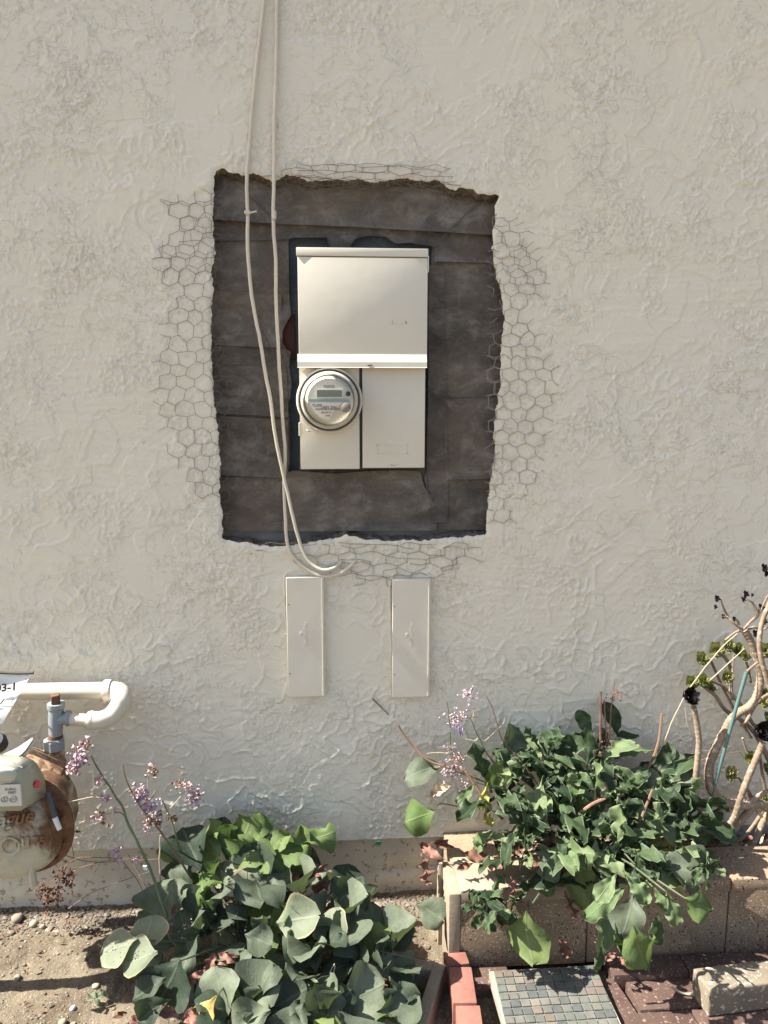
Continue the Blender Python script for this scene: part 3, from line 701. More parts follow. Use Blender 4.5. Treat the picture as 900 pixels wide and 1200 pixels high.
# ================================================================= TELEPHONE COVER PLATES
def cover(x0, y0, x1, y1, lab, emy, seed):
    a, b = W(x0, y0, -.022), W(x1, y1, -.022); cx, cz = (a.x + b.x) / 2, (a.z + b.z) / 2; wd, hg = b.x - a.x, a.z - b.z
    root = thing('telephone_cover_plate', lab, 'cover plate', (cx, 0, b.z), 'long painted telephone cover plates under the panel')
    pl_ = MB().box((cx, -.010, cz), (wd, .024, hg), bevel=.0012, seg=1).build('plate', M_panel, root, True)
    MB().box((cx + wd * .5 - .005, -.0225, cz), (.0016, .0022, hg - .006), bevel=.0004).build('edge_ridge', M_panel, pl_)
    q = text_mb('TELEPHONE', .0125, .0003, wall_basis((cx + .000, -.0226, cz + .012), R(90)), space=1.06); 
    q.build('embossed_lettering', M_panel, pl_)
    e = Vector((cx - .012, -.0222, cz + .012)); mb = MB()
    ring = [e + Vector((.0064 * math.cos(t_), .0006, .0064 * math.sin(t_))) for t_ in np.linspace(0, 2 * math.pi, 25)]
    mb.tube(ring, .0007, 6); bell = [(-.004, -.0026), (-.003, .001), (-.0015, .0036), (.0015, .0036), (.003, .001), (.004, -.0026), (-.004, -.0026)]
    mb.tube([e + Vector((u, 0, v)) for u, v in bell], .0007, 5); mb.build('embossed_emblem', M_panel, pl_, True)
    for zz in (.28, -.30):
        MB().lathe((cx - wd * .5 + .006, -.0215, cz + zz * hg), (0, -1, 0), [(.0022, 0), (.0018, .0012), (0, .0012)], 8).build('screw', M_stemd, pl_)
    # caulk bead along left and top
    mb = MB(); pts = [(cx + wd / 2, -.001, cz + hg / 2 + .003), (cx, -.001, cz + hg / 2 + .004), (cx - wd / 2 - .002, -.001, cz + hg / 2 + .002), (cx - wd / 2 - .003, -.001, cz), (cx - wd / 2 - .002, -.001, cz - hg / 2)]
    P = catmull(pts, 14); P = [v + Vector((mn.noise(v * 40 + Vector((seed, 0, 0))) * .003, 0, mn.noise(v * 45) * .003)) for v in P]
    mb.tube(P, [.0050 + .002 * mn.noise(v * 60) for v in P], 8); mb.build('caulk_bead', M_panel, root, True)
cover(335, 677, 381, 816, 'left cover plate with embossed lettering, directly below the cable hooks', 0, 1)
cover(460, 679.5, 503.5, 816.5, 'right cover plate with embossed lettering, further from the cables', 0, 5)

# ================================================================= GAS PIPE
gp = thing('gas_pipe', 'cream painted gas pipe doubling back through two elbows beside the wall', 'pipe', W(150, 850, -.1))
ua, ub = W(-160, 814, -.07), W(122, 809, -.07)
MB().tube([ua, ub], .0225, 20).build('upper_pipe', M_pipe, gp, True)
cb = W(125, 809, -.07); MB().tube([cb + Vector((-.006, 0, 0)), cb + Vector((.0, 0, 0)), cb + Vector((.012, 0, 0))], [.028, .0295, .028], 20).build('collar', M_pipe, gp, True)
el = catmull([W(126, 810, -.07), W(137, 811, -.073), W(143, 818, -.09), W(138, 829, -.105), W(130, 839, -.118), W(119, 844, -.13), W(108, 844.5, -.135)], 6)
MB().tube(el, [.026] * 6 + [.0275] * 5 + [.0265] * 5 + [.024] * (len(el) - 16), 20).build('elbow', M_pipe, gp, True)
cb2 = W(107, 844, -.135); MB().tube([cb2 + Vector((.006, 0, 0)), cb2, cb2 + Vector((-.008, 0, 0))], [.023, .025, .023], 20).build('collar', M_pipe, gp, True)
MB().tube([cb2, W(76, 842.5, -.135)], .0155, 18).build('lower_pipe', M_pipe, gp, True)
tc = W(65.5, 842, -.135)
mb = MB(); mb.tube([tc + Vector((.036, 0, 0)), tc + Vector((.028, 0, 0)), tc + Vector((.026, 0, 0)), tc], [.020, .021, .017, .017], 18)
top = W(65.5, 824, -.135); bot = W(65.5, 861, -.135)
mb.tube([top + Vector((0, 0, .0)), top + Vector((0, 0, -.012)), top + Vector((0, 0, -.014)), tc, bot + Vector((0, 0, .01)), bot], [.0225, .0225, .019, .019, .0175, .0175], 18)
mb.build('tee_fitting', M_galv, gp, True)
mb = MB(); mb.box(top + Vector((0, 0, .012)), (.022, .022, .024), Euler((0, 0, R(20))), bevel=.002); mb.build('square_plug', M_rustplug, gp, True)
MB().tube([bot, W(64, 868, -.135)], .0185, 16).build('nipple', M_rustplug, gp, True)
nu = W(63.5, 872, -.137)
mb = MB(); mb.tube([nu + Vector((0, 0, .016)), nu + Vector((0, 0, .012)), nu + Vector((0, 0, -.012)), nu + Vector((0, 0, -.016))], [.022, .027, .027, .023], 8); mb.build('union_nut', M_galv, gp)
MB().tube([W(60, 842, -.135), W(60, 842, -.135) + Vector((0, .0, 0.001))], .001, 5)

# ================================================================= GAS METER
GYf = -.33
gc = W(6, 985, GYf)
gm = thing('gas_meter', 'rusty grey gas meter with domed round shell and plastic index box, hanging at the left', 'gas meter', (gc.x, -.24, gc.z - .12))
def shell(name, c, prof, m, n=56, up=1.0, down=.78, parent=gm):
    """rounded case section: like a lathe but flatter at the bottom"""
    vs_, fs = [], []
    for r, d in prof:
        for k in range(n):
            a = 2 * math.pi * k / n; ca, sa = math.cos(a), math.sin(a)
            e = .88; x = math.copysign(abs(ca) ** e, ca) * r; z = math.copysign(abs(sa) ** e, sa) * r * (up if sa > 0 else down)
            vs_.append((c.x + x, c.y - d, c.z + z))
    for i in range(len(prof) - 1):
        for k in range(n):
            k2 = (k + 1) % n; fs.append((i * n + k, i * n + k2, (i + 1) * n + k2, (i + 1) * n + k))
    fs.append(tuple(range(n))[::-1])
    if prof[-1][0] > 1e-3: fs.append(tuple((len(prof) - 1) * n + k for k in range(n)))
    mb = MB(); mb.add(vs_, fs); return mb.build(name, m, parent, True)
g0 = Vector((gc.x, GYf, gc.z))
M_metercover = rust_mat('meter cover paint', (.42, .40, .31), .40, 13, g0.z - .05, g0.z + .09, g0.x + .08, g0.x + .14)
t = NT(M_metercover)          # rust stronger at the top of the dome
fcov = shell('front_cover', g0, [(.124, -.04), (.127, -.02), (.126, -.008), (.121, .0), (.117, .012), (.104, .026), (.07, .036), (.0001, .040)], M_metercover)
ffl = shell('front_flange', g0, [(.132, -.056), (.146, -.053), (.148, -.038), (.136, -.030), (.126, -.030)], M_meterflange)
shell('body', g0 + Vector((.01, .09, .01)), [(.11, -.07), (.118, -.05), (.125, .0), (.125, .04)], M_meterbody)
g1 = W(14, 950, -.17)
shell('rear_flange', g1, [(.138, -.01), (.150, -.008), (.151, .008), (.14, .010)], M_meterflange, down=.9)
shell('rear_cover', g1, [(.11, -.05), (.132, -.02), (.138, .0)], M_meterbody, down=.9)
shell('body_side', g1 + Vector((-.006, -.02, .0)), [(.132, -.01), (.130, .02), (.118, .05)], M_meterbody, down=.9)
for k, a in enumerate((-62, -38, -12, 14, 40, -90, -120)):
    ca, sa = math.cos(R(a)), math.sin(R(a)); q = g0 + Vector((math.copysign(abs(ca) ** .88, ca) * .1335, 0, math.copysign(abs(sa) ** .88, sa) * .1335 * (1 if sa > 0 else .78)))
    MB().lathe((q.x, q.y + .036, q.z), (0, -1, 0), [(.0075, -.004), (.0075, .008), (.0045, .010), (.004, .016), (0, .017)], 6).build('bolt', M_rustplug, ffl)
# ribbed foot, cap circle, cast lettering
cc = W(13, 990, GYf - .036); mb = MB(); mb.lathe((cc.x, GYf - .030, cc.z), (0, -1, 0), [(.023, 0), (.023, .013), (.0185, .013), (.0165, .007), (.0, .008)], 28); mb.build('centre_cap', M_metercover, fcov, True)
p = W(27, 962, GYf - .036)
q = text_mb('Sprague', .046, .003, wall_basis((W(38, 957, GYf - .04).x, GYf - .035, W(38, 957, GYf - .04).z), R(-7), R(14)), shear=.35, align='RIGHT', bold=.0008); q.build('cast_lettering', M_metercover, fcov)
q = text_mb('N175', .032, .003, wall_basis((W(35, 987, GYf - .04).x, GYf - .0375, W(35, 987, GYf - .04).z), 0, 0), align='CENTER', bold=.0010, space=1.05); q.build('cast_number', M_metercover, fcov)
f = W(39, 1027, GYf - .02); mb = MB(); mb.tube([f + Vector((.002, -.004, .040)), f + Vector((0, -.004, .01)), f + Vector((0, 0, -.022))], [.004, .009, .010], 8); mb.build('foot_rib', M_metercover, gm, True)
f = W(32, 1002, GYf - .03); mb = MB(); mb.tube([W(31, 996, GYf - .03), W(40, 1004, GYf - .026), W(46, 1010, GYf - .018)], [.002, .003, .002], 6); mb.build('casting_rib', M_metercover, fcov, True)
# inlet housing on the right shoulder
mb = MB(); h0 = W(63, 880, -.137)
P = [h0 + Vector((0, 0, .004)), h0 + Vector((0, 0, -.02)), W(62, 900, -.15), W(66, 925, -.18), W(66, 950, -.20)]
mb.tube(catmull(P, 5), [.026] * 6 + [.032] * 5 + [.036] * 5 + [.034] * 5, 16)
hb = W(48, 905, -.18); mb.box((hb.x, -.19, hb.z), (.10, .10, .075), Euler((R(8), R(28), R(8))), bevel=.012, seg=2)
mb.build('inlet_housing', rust_mat('orange rusted shoulder', (.46, .34, .23), .50, 14), gm, True)
hb = W(20, 925, -.24); MB().box((hb.x, -.22, hb.z - .02), (.16, .16, .12), bevel=.02, seg=2).build('upper_case', M_meterflange, gm, True)
# index box: bevelled plastic housing
def frustum(name, pts_back, Yb, pts_front, Yf, m, parent):
    A = [W(x, y, Yb) for x, y in pts_back]; B = [W(x, y, Yf) for x, y in pts_front]; n = len(A); mb = MB()
    mb.add(A + B, [(i, (i + 1) % n, n + (i + 1) % n, n + i) for i in range(n)] + [tuple(range(n, 2 * n)), tuple(range(n))[::-1]])
    o = mb.build(name, m, parent)
    bm = bmesh.new(); bm.from_mesh(o.data); bmesh.ops.bevel(bm, geom=list(bm.edges), offset=.004, segments=2, affect='EDGES'); bm.to_mesh(o.data); bm.free()
    o.data.shade_smooth(); return o
ib = frustum('index_box', [(-60, 892), (-10, 884), (25, 884), (42, 892), (53, 910), (55, 932), (49, 938), (40, 938), (28, 950), (-60, 950)], -.30,
             [(-60, 900), (-10, 893), (16, 893), (28, 899), (27, 910), (28, 925), (28, 944), (26, 950.5), (-20, 951), (-60, 951)], -.43, M_indexbox, gm)
frustum('index_window', [(-60, 902), (-5, 897), (15, 898), (23, 903), (16, 918), (-60, 919)], -.428, [(-60, 903), (-5, 899), (14, 900), (21, 904), (15, 917), (-60, 918)], -.438, paint_mat('yellowed clear plastic', (.52, .52, .42), .2, .1), ib)
a, b = W(-40, 921, -.435), W(26, 944, -.435)
pl = MB().box(((a.x + b.x) / 2, -.434, (a.z + b.z) / 2), (b.x - a.x, .006, a.z - b.z), bevel=.001).build('index_plate', M_plate, ib)
for (s, x, y) in (('CUBIC', 12, 925), ('FEET', 14, 929)):
    p = W(x, y, -.438); text_mb(s, .0078, .0004, wall_basis((p.x, -.4378, p.z)), bold=.0002, space=1.1).build('plate_lettering', M_inkg, ib)
for x in (-8, 5, 15.5):
    p = W(x, 936.5, -.438); mb = MB(); ring = [Vector((p.x, -.4378, p.z)) + Vector((.0078 * math.cos(u), 0, .0078 * math.sin(u))) for u in np.linspace(0, 6.283, 20)]
    mb.tube(ring, .0007, 5)
    for k in range(10): 
        u = k * .628; mb.box((p.x + .0058 * math.cos(u), -.4376, p.z + .0058 * math.sin(u)), (.0012, .0006, .0012))
    mb.box((p.x, -.438, p.z), (.010, .0008, .0016), Euler((0, R(40 + x * 9), 0))); mb.build('dial', M_inkg, ib)
p = W(43.5, 919, -.37); MB().lathe(p, (.35, -1, 0), [(.0085, -.004), (.0085, .004), (.006, .007), (0, .007)], 16).build('red_seal', M_red, gm, True)
mb = MB(); mb.tube([W(56, 930, -.33), W(60, 942, -.345), W(64, 957, -.35)], .006, 8); mb.build('lockwing_bar', M_panel_dark, gm, True)
MB().tube([W(64, 958, -.35), W(70, 972, -.355)], [.0065, .006], 10).build('barrel_lock', M_white, gm, True)
# bent sheet metal strap on top and black cap
mb = MB()
P = [(-10, 892, -.3), (5, 883, -.29), (20, 876, -.27), (38, 864, -.25)]; Q = [(-10, 899, -.34), (5, 893, -.34), (25, 884, -.32), (38, 867, -.26)]
A = catmull([W(*p) for p in P], 3); B = catmull([W(*p) for p in Q], 3); n = len(A)
mb.add(A + B + [v + Vector((0, 0, -.006)) for v in A] + [v + Vector((0, 0, -.006)) for v in B],
       [(i, i + 1, n + i + 1, n + i) for i in range(n - 1)] + [(2 * n + i, 3 * n + i, 3 * n + i + 1, 2 * n + i + 1) for i in range(n - 1)] + [(n + i, n + i + 1, 3 * n + i + 1, 3 * n + i) for i in range(n - 1)])
mb.build('metal_strap', M_galv, gm)
p = W(-4, 869, -.24); MB().lathe(p, (0, -.6, .8), [(.022, -.02), (.024, 0), (.018, .01), (0, .012)], 20).build('black_cap', M_ink, gm, True)
# outlet pipe on the hidden side, service riser out of the ground
q = G(-62, 1153, 0); MB().tube(catmull([(q.x, q.y, -.05), (q.x, q.y, .2), (q.x, q.y, .42), (q.x + .01, q.y + .03, .47), (q.x + .03, q.y + .12, .47)], 5), .019, 14).build('service_riser', M_pipe, gm, True)
MB().tube([W(-60, 880, -.17), W(-60, 812, -.07)], .022, 12).build('outlet_pipe', M_pipe, gm, True)

# ================================================================= PAPER NOTICE
pn = thing('paper_notice', 'white plastic notice sheet with black writing hung over the gas pipe', 'notice', W(10, 840, -.16))
NYt = -.165
T0, T1, B1, B0 = W(-110, 792, NYt), W(36, 793, NYt), W(3, 848, NYt - .02), W(-120, 848, NYt - .02)
nu_, nv_ = 24, 10; mb = MB(); V = []
for layer in (0, .0006):
    for j in range(nv_ + 1):
        for i in range(nu_ + 1):
            u, v = i / nu_, j / nv_
            P = (T0 * (1 - u) + T1 * u) * (1 - v) + (B0 * (1 - u) + B1 * u) * v
            P = P + Vector((0, .004 * math.sin(u * 9 + v * 3) + layer, -.004 * math.sin(u * 7) * (1 - v) + .006 * max(0, u - .85) * 6 * (1 - v)))
            V.append(P)
nn = (nu_ + 1) * (nv_ + 1); Fc = []
for j in range(nv_):
    for i in range(nu_):
        a = j * (nu_ + 1) + i; Fc += [(a, a + 1, a + nu_ + 2, a + nu_ + 1), (nn + a + nu_ + 1, nn + a + nu_ + 2, nn + a + 1, nn + a)]
mb.add(V, Fc); mb.build('sheet', M_white, pn, True)
mb = MB(); P = [((T0 * (1 - u) + T1 * u) + Vector((0, .003, .006 - .004 * math.sin(u * 7) + .006 * max(0, u - .85) * 6))) for u in np.linspace(0, 1.02, 16)]
mb.tube(P, .004, 6); mb.build('black_backing', M_ink, pn, True)
def ntext(s, px, py, sz, rot, bold=.0008):
    p = W(px, py, NYt - .012); text_mb(s, sz, .0004, wall_basis((p.x, NYt - .0095 - .012 * max(0, (py - 793) / 55), p.z), R(rot), R(-8)), shear=.25, bold=bold, align='RIGHT').build('notice_lettering', M_ink, pn)
ntext('03-1', 19, 805, .030, -4); ntext('B', -8, 822, .03, 0); ntext('/', 4, 822, .022, 10); ntext('4', 1, 844, .022, 0)
for q in ((31, 795.5), (16, 819)): 
    p = W(*q, NYt - .012); MB().lathe((p.x, NYt - .014 - .004 * (q[1] > 800), p.z), (0, -1, 0), [(.0018, 0), (.0016, .001), (0, .001)], 8).build('pin_hole', M_ink, pn)
MB().tube(catmull([W(14, 822, -.17), W(22, 820, -.165), W(30, 824, -.13)], 5), .0022, 6).build('zip_tie', M_white, pn, True)

# ================================================================= GROUND
def axis(lo, a, b, hi, step):
    core = np.arange(a, b, step); up = []; d = step; p = b
    while p < hi: up.append(p); d *= 1.35; p += d
    dn = []; d = step; p = a - step
    while p > lo: dn.append(p); d *= 1.35; p -= d
    return np.array(dn[::-1] + list(core) + up + [hi])
gx = axis(-300, -1.35, 1.7, 300, .0075); gy = axis(-300, -1.15, .06, 60, .0075)
GX, GY = np.meshgrid(gx, gy)
fade = np.exp(-np.maximum(np.hypot(GX - .1, GY + .4) - 2, 0))
def ground_z(x, y):
    z = .018 * fbm(x * 2.2, y * 2.2, 600, 4) + .006 * fbm(x * 14, y * 14, 610, 3)
    z = z - .03 * sstep(.2, .45, x) * sstep(-.1, -.25, y) - .02 * sstep(-.45, -.8, y)
    return z
GZ = ground_z(GX, GY) * fade + fade * (.0035 * fbm(GX * 60, GY * 60, 620, 3) + .004 * np.maximum(0, fbm(GX * 35, GY * 35, 630, 3)) - .012)
gr = link('ground', grid_mesh('ground', np.stack([GX, GY, GZ], -1)), M_dirt); gr['kind'] = 'structure'
def gz(x, y): return float(ground_z(np.float64(x), np.float64(y)) - .012)

# gravel and litter (uncountable)
def pebble_mb(mb, c, r, rr, n=1):
    ico = [(0, 0, 1), (.89, 0, .45), (.28, .85, .45), (-.72, .53, .45), (-.72, -.53, .45), (.28, -.85, .45), (.72, .53, -.45), (-.28, .85, -.45), (-.89, 0, -.45), (-.28, -.85, -.45), (.72, -.53, -.45), (0, 0, -1)]
    fc = [(0, 1, 2), (0, 2, 3), (0, 3, 4), (0, 4, 5), (0, 5, 1), (1, 6, 2), (2, 7, 3), (3, 8, 4), (4, 9, 5), (5, 10, 1), (6, 7, 2), (7, 8, 3), (8, 9, 4), (9, 10, 5), (10, 6, 1), (11, 7, 6), (11, 8, 7), (11, 9, 8), (11, 10, 9), (11, 6, 10)]
    sx, sy, sz = r * rr.uniform(.7, 1.3), r * rr.uniform(.7, 1.3), r * rr.uniform(.45, .8); a = rr.uniform(0, 6.28); ca, sa = math.cos(a), math.sin(a)
    V = []
    for x, y, z in ico:
        k = rr.uniform(.8, 1.15); x, y, z = x * sx * k, y * sy * k, z * sz * k; V.append((c[0] + x * ca - y * sa, c[1] + x * sa + y * ca, c[2] + z))
    mb.add(V, fc)
rr = random.Random(3)
gA, gB, gC = MB(), MB(), MB()
for i in range(11000):
    x = rr.uniform(-1.25, .55); y = rr.uniform(-1.05, .02) if rr.random() < .8 else rr.uniform(-.09, .03)
    if rr.random() > .35 and y < -.10: 
        if mn.noise(Vector((x * 6, y * 6, 3))) < .05: continue
    r = rr.choice((.0015, .002, .0025, .003, .004)) * (1 if rr.random() < .97 else 2.2)
    if y > -.09: r *= 1.5
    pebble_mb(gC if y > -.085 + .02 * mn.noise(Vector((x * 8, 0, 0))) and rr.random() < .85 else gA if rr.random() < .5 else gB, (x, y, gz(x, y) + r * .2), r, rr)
o = gA.build('gravel', M_gravel); o['kind'] = 'stuff'; o = gC.build('shade_darkened_gravel', M_dgravel); o['kind'] = 'stuff'; o = gB.build('fine_gravel', M_dirt); o['kind'] = 'stuff'
gD = MB()
for i in range(420):
    x = rr.uniform(-1.2, .5); y = rr.uniform(-1.0, -.06); r = rr.uniform(.004, .010)
    if mn.noise(Vector((x * 4, y * 4, 8))) < -.05 and r > .006: continue
    pebble_mb(gD, (x, y, gz(x, y) + r * .2), r, rr)
o = gD.build('dirt_clods', M_dirt); o['kind'] = 'stuff'
gE = MB()
for i in range(500):
    x = rr.uniform(-1.2, .5); y = rr.choice((rr.uniform(-.12, 0), rr.uniform(-.9, -.1))); c_ = Vector((x, y, gz(x, y) + .006)); a_ = rr.uniform(0, 6.28); l_ = rr.uniform(.003, .010)
    d_ = Vector((math.cos(a_), math.sin(a_), rr.uniform(-.1, .3))) * l_; e_ = Vector((-d_.y, d_.x, rr.uniform(-.003, .003))) * rr.uniform(.15, .5)
    gE.add([c_ - d_, c_ + e_ + Vector((0, 0, .003)), c_ + d_, c_ - e_], [(0, 1, 2), (0, 2, 3)])
o = gE.build('ground_litter', M_litter); o['kind'] = 'stuff'
for i, (px, py, r, m, lab) in enumerate(((20, 1073, .020, M_gravel, 'dark flattish stone near the wall at the far left'), (39, 1079, .014, M_stone, 'tan angular pebble at the edge of the wall shadow, left side'),
        (50, 1082, .009, M_stone, 'small pale pebble just right of the tan angular one'), (20, 1140, .009, M_stone, 'round pale pebble on bare dirt above the long shadow band'),
        (85, 1176, .009, M_white, 'small white chip on the dirt below the shadow band'), (73, 1196, .012, M_stone, 'buff pebble at the bottom edge left of the round leaves'),
        (480, 1165, .011, M_stone, 'pebble lying beside the hollow concrete block'), (112, 1150, .008, M_stone, 'little stone just under the edge of the round leaves'))):
    g = G(px, py, 0); mb = MB(); pebble_mb(mb, (0, 0, 0), r, rr)
    me_ = mb.build('pebble', m, None); bm = bmesh.new(); bm.from_mesh(me_.data); bmesh.ops.subdivide_edges(bm, edges=bm.edges, cuts=1, smooth=.6, use_grid_fill=True); bm.to_mesh(me_.data); bm.free()
    me_.data.shade_smooth(); me_.location = (g.x, g.y, gz(g.x, g.y) + r * .35); tag(me_, lab, 'stone')

# ================================================================= LEAVES
def leaf_mesh(name, seed, style, m, nu=8, nv=11):
    nv, nu = (20, 10) if style == 'wavy' else (nv, nu)
    """unit length blade, base at the origin, tip along +Y, upper side +Z"""
    rr = random.Random(seed); V = []; Fc = []; uv = []
    ph = [rr.uniform(0, 6.28) for _ in range(8)]; crk = style == 'wavy'; dead = style == 'dead'
    fold = rr.uniform(.1, .7) if style != 'wavy' else rr.uniform(-.1, .45); droop = rr.uniform(-.25, .6) if style != 'wavy' else rr.uniform(.0, 1.1); tw = rr.uniform(-.6, .6)
    wv = rr.uniform(.06, .14); bend = rr.uniform(-.22, .22); notch = rr.uniform(0, .06)
    W0 = {'round': rr.uniform(.40, .52), 'oval': rr.uniform(.27, .36), 'wavy': rr.uniform(.19, .28), 'dead': rr.uniform(.22, .36), 'disc': .47}[style]
    pk = {'round': .58, 'oval': .6, 'wavy': .66, 'dead': .5, 'disc': .48}[style]
    if style == 'round': wv *= 1.5
    if crk: tw *= .5; W0 *= .95
    if style == 'disc': fold, droop, tw, wv, bend = .04, .15, .08, .04, 0
    nlobe = rr.uniform(15, 21); curl = rr.uniform(-1.2, 1.2) * (1 if style != 'dead' else 2)
    for j in range(nv + 1):
        v = j / nv
        if v < pk: q = v / pk; wf = .05 + .95 * (q * q * (3 - 2 * q)) ** (.75 if style in ('round', 'oval') else 1.0)
        else: wf = math.sqrt(max(0, 1 - ((v - pk) / (1 - pk)) ** 2)) * .92 + .08
        for i in range(nu + 1):
            s = (i / nu) * 2 - 1; side = 1 if s > 0 else -1; e = s * s
            if crk or dead: w_ = W0 * wf * (1 + .06 * math.sin(v * nlobe + ph[0] + side * 1.1) * abs(s) + .02 * math.sin(v * 31 + ph[4]) * abs(s))
            else: w_ = W0 * wf * (1 + .07 * math.sin(v * 11 + ph[0] + side * 1.7) * abs(s))
            x = s * w_
            y = v - notch * (1 - abs(s)) * (v > .9)
            z = fold * abs(x) * (1 - v * .5) - droop * v * v * .5 + tw * x * v + curl * x * x * (.6 + v)
            a1 = wv * (.85 if crk else 2.2 if dead else .9)
            z += a1 * abs(s) ** 1.6 * math.sin(v * (18 if crk or dead else 7.5) + ph[1 if side > 0 else 2]) * (.25 + v)
            z += (.5 * wv if crk else .6 * wv if dead else .2 * wv) * math.sin(v * 30 + s * 3 + ph[5]) * s * s
            z += .025 * math.sin(v * 6 + s * 3 + ph[3]) + .012 * math.sin(v * 15 - abs(s) * 6)
            x += bend * v * v
            # curl of the tip
            V.append((x, y - .18 * v * v * abs(droop), z)); uv.append((i / nu, v))
    for j in range(nv):
        for i in range(nu):
            a = j * (nu + 1) + i; Fc.append((a, a + 1, a + nu + 2, a + nu + 1))
    me = bpy.data.meshes.new(name); me.from_pydata(V, [], Fc); me.update()
    ul = me.uv_layers.new(name='UVMap')
    for lp in me.loops: ul.data[lp.index].uv = uv[lp.vertex_index]
    me.materials.append(m); me.shade_smooth(); return me
def leafset(style, m, n, s0): return [leaf_mesh('leaf', s0 + i, style, m) for i in range(n)]
LS = {'a': leafset('round', M_leafa, 12, 10), 'o': leafset('oval', M_leafa, 5, 30), 'D': leafset('disc', M_leafp, 3, 140), 'g': leafset('round', M_leafg, 5, 40), 'y': leafset('oval', M_leafy, 2, 50),
      'p': leafset('round', M_leafp, 3, 60), 'b': leafset('wavy', M_leafb, 14, 70), 'l': leafset('wavy', M_leafbl, 7, 90), 'Y': leafset('wavy', M_leafy, 2, 100),
      'd': leafset('dead', M_litter, 4, 110), 'k': leafset('dead', M_litter2, 5, 120), 't': leafset('dead', M_drytan, 3, 130)}
for s in ('g', 'Y'): pass
def put_leaf(root, kind, ctr, tipdir, normal, L, wide=1.0, rr=rnd, name='leaf', stalks=None, crown=None, label=None):
    me = rr.choice(LS[kind]); o = bpy.data.objects.new(name, me); C.objects.link(o)
    nrm = Vector(normal).normalized(); y = Vector(tipdir); y = (y - nrm * y.dot(nrm))
    y = y.normalized() if y.length > 1e-5 else nrm.orthogonal().normalized()
    x = y.cross(nrm)
    base = Vector(ctr) - y * L * .5
    M = Matrix(((x.x * L * wide, y.x * L, nrm.x * L, base.x), (x.y * L * wide, y.y * L, nrm.y * L, base.y), (x.z * L * wide, y.z * L, nrm.z * L, base.z), (0, 0, 0, 1)))
    o.parent = root; o.matrix_basis = Matrix.Translation(-Vector(root.location)) @ M
    label = label or {'y': 'yellowing leaf', 'Y': 'yellowing leaf', 't': 'dry tan leaf', 'p': 'pale dusty leaf', 'D': 'round pale dusty leaf', 'l': 'light green leaf toned as sunlit'}.get(kind)
    if label: o['label'] = label
    if stalks is not None and crown is not None and rr.random() < .5:
        c = Vector(crown) + Vector((rr.uniform(-.03, .03), rr.uniform(-.03, .03), 0)); mid = (c + base) / 2 + Vector((0, 0, .02)) - y * L * .15
        stalks.tube(catmull([c, mid, base + y * L * .04], 4), [.0032] * 4 + [.0024] * 4 + [.0014], 5, False)
    return o
def img_dir(px, py, Y, ang):
    """world direction lying in the plane parallel to the wall that points at ang degrees in the picture (0 right, 90 up)"""
    return Vector((math.cos(R(ang)), 0, math.sin(R(ang))))
def hand_leaf(root, spec, stalks, crown, rr, bias=(0, -.55, .8)):
    kind, px, py, Y, Lpx, wide, ang, up, side = spec
    c = W(px, py, Y); L = Lpx * (Y - CO.y) / F
    n = Vector((side - .18, -(1 - up), up + .05))
    t = img_dir(px, py, Y, ang)
    return put_leaf(root, kind, c, t + Vector((0, -.25 * up * math.sin(R(-ang)), 0)), n, L, wide, rr, stalks=stalks, crown=crown)

def cluster(root, px, py, Y, n, l0, l1, kinds, stalks, emin=5, emax=78, wide=1.0, front=.25, pet=.25):
    c = W(px, py, Y)
    for i in range(n):
        a = i * 2.39996 + rr.uniform(-.3, .3); e = R(emin + (emax - emin) * (1 - (i + .5) / n) ** 1.15 + rr.uniform(-8, 8))
        d = Vector((math.cos(a) * math.cos(e), math.sin(a) * math.cos(e) - front, math.sin(e))).normalized()
        if d.y > .45: d.y *= .3; d.normalize()
        L = rr.uniform(l0, l1) * (Y - CO.y) / F * (1.1 - .35 * (e / R(90)))
        n_ = Vector((0, 0, 1)) - d * d.z; n_ = (n_.normalized() if n_.length > .1 else Vector((0, -1, 0))) + Vector((rr.gauss(-.12, .4), rr.gauss(-.1, .35), rr.gauss(0, .25)))
        put_leaf(root, rr.choice(kinds), c + d * L * (.5 + pet), d, n_, L, wide * rr.uniform(.85, 1.15), rr)
        if rr.random() < .6: stalks.tube([c + Vector((0, 0, -.02)), c + d * L * pet * .5, c + d * L * (pet + .05)], [.003, .0022, .0014], 5, False)

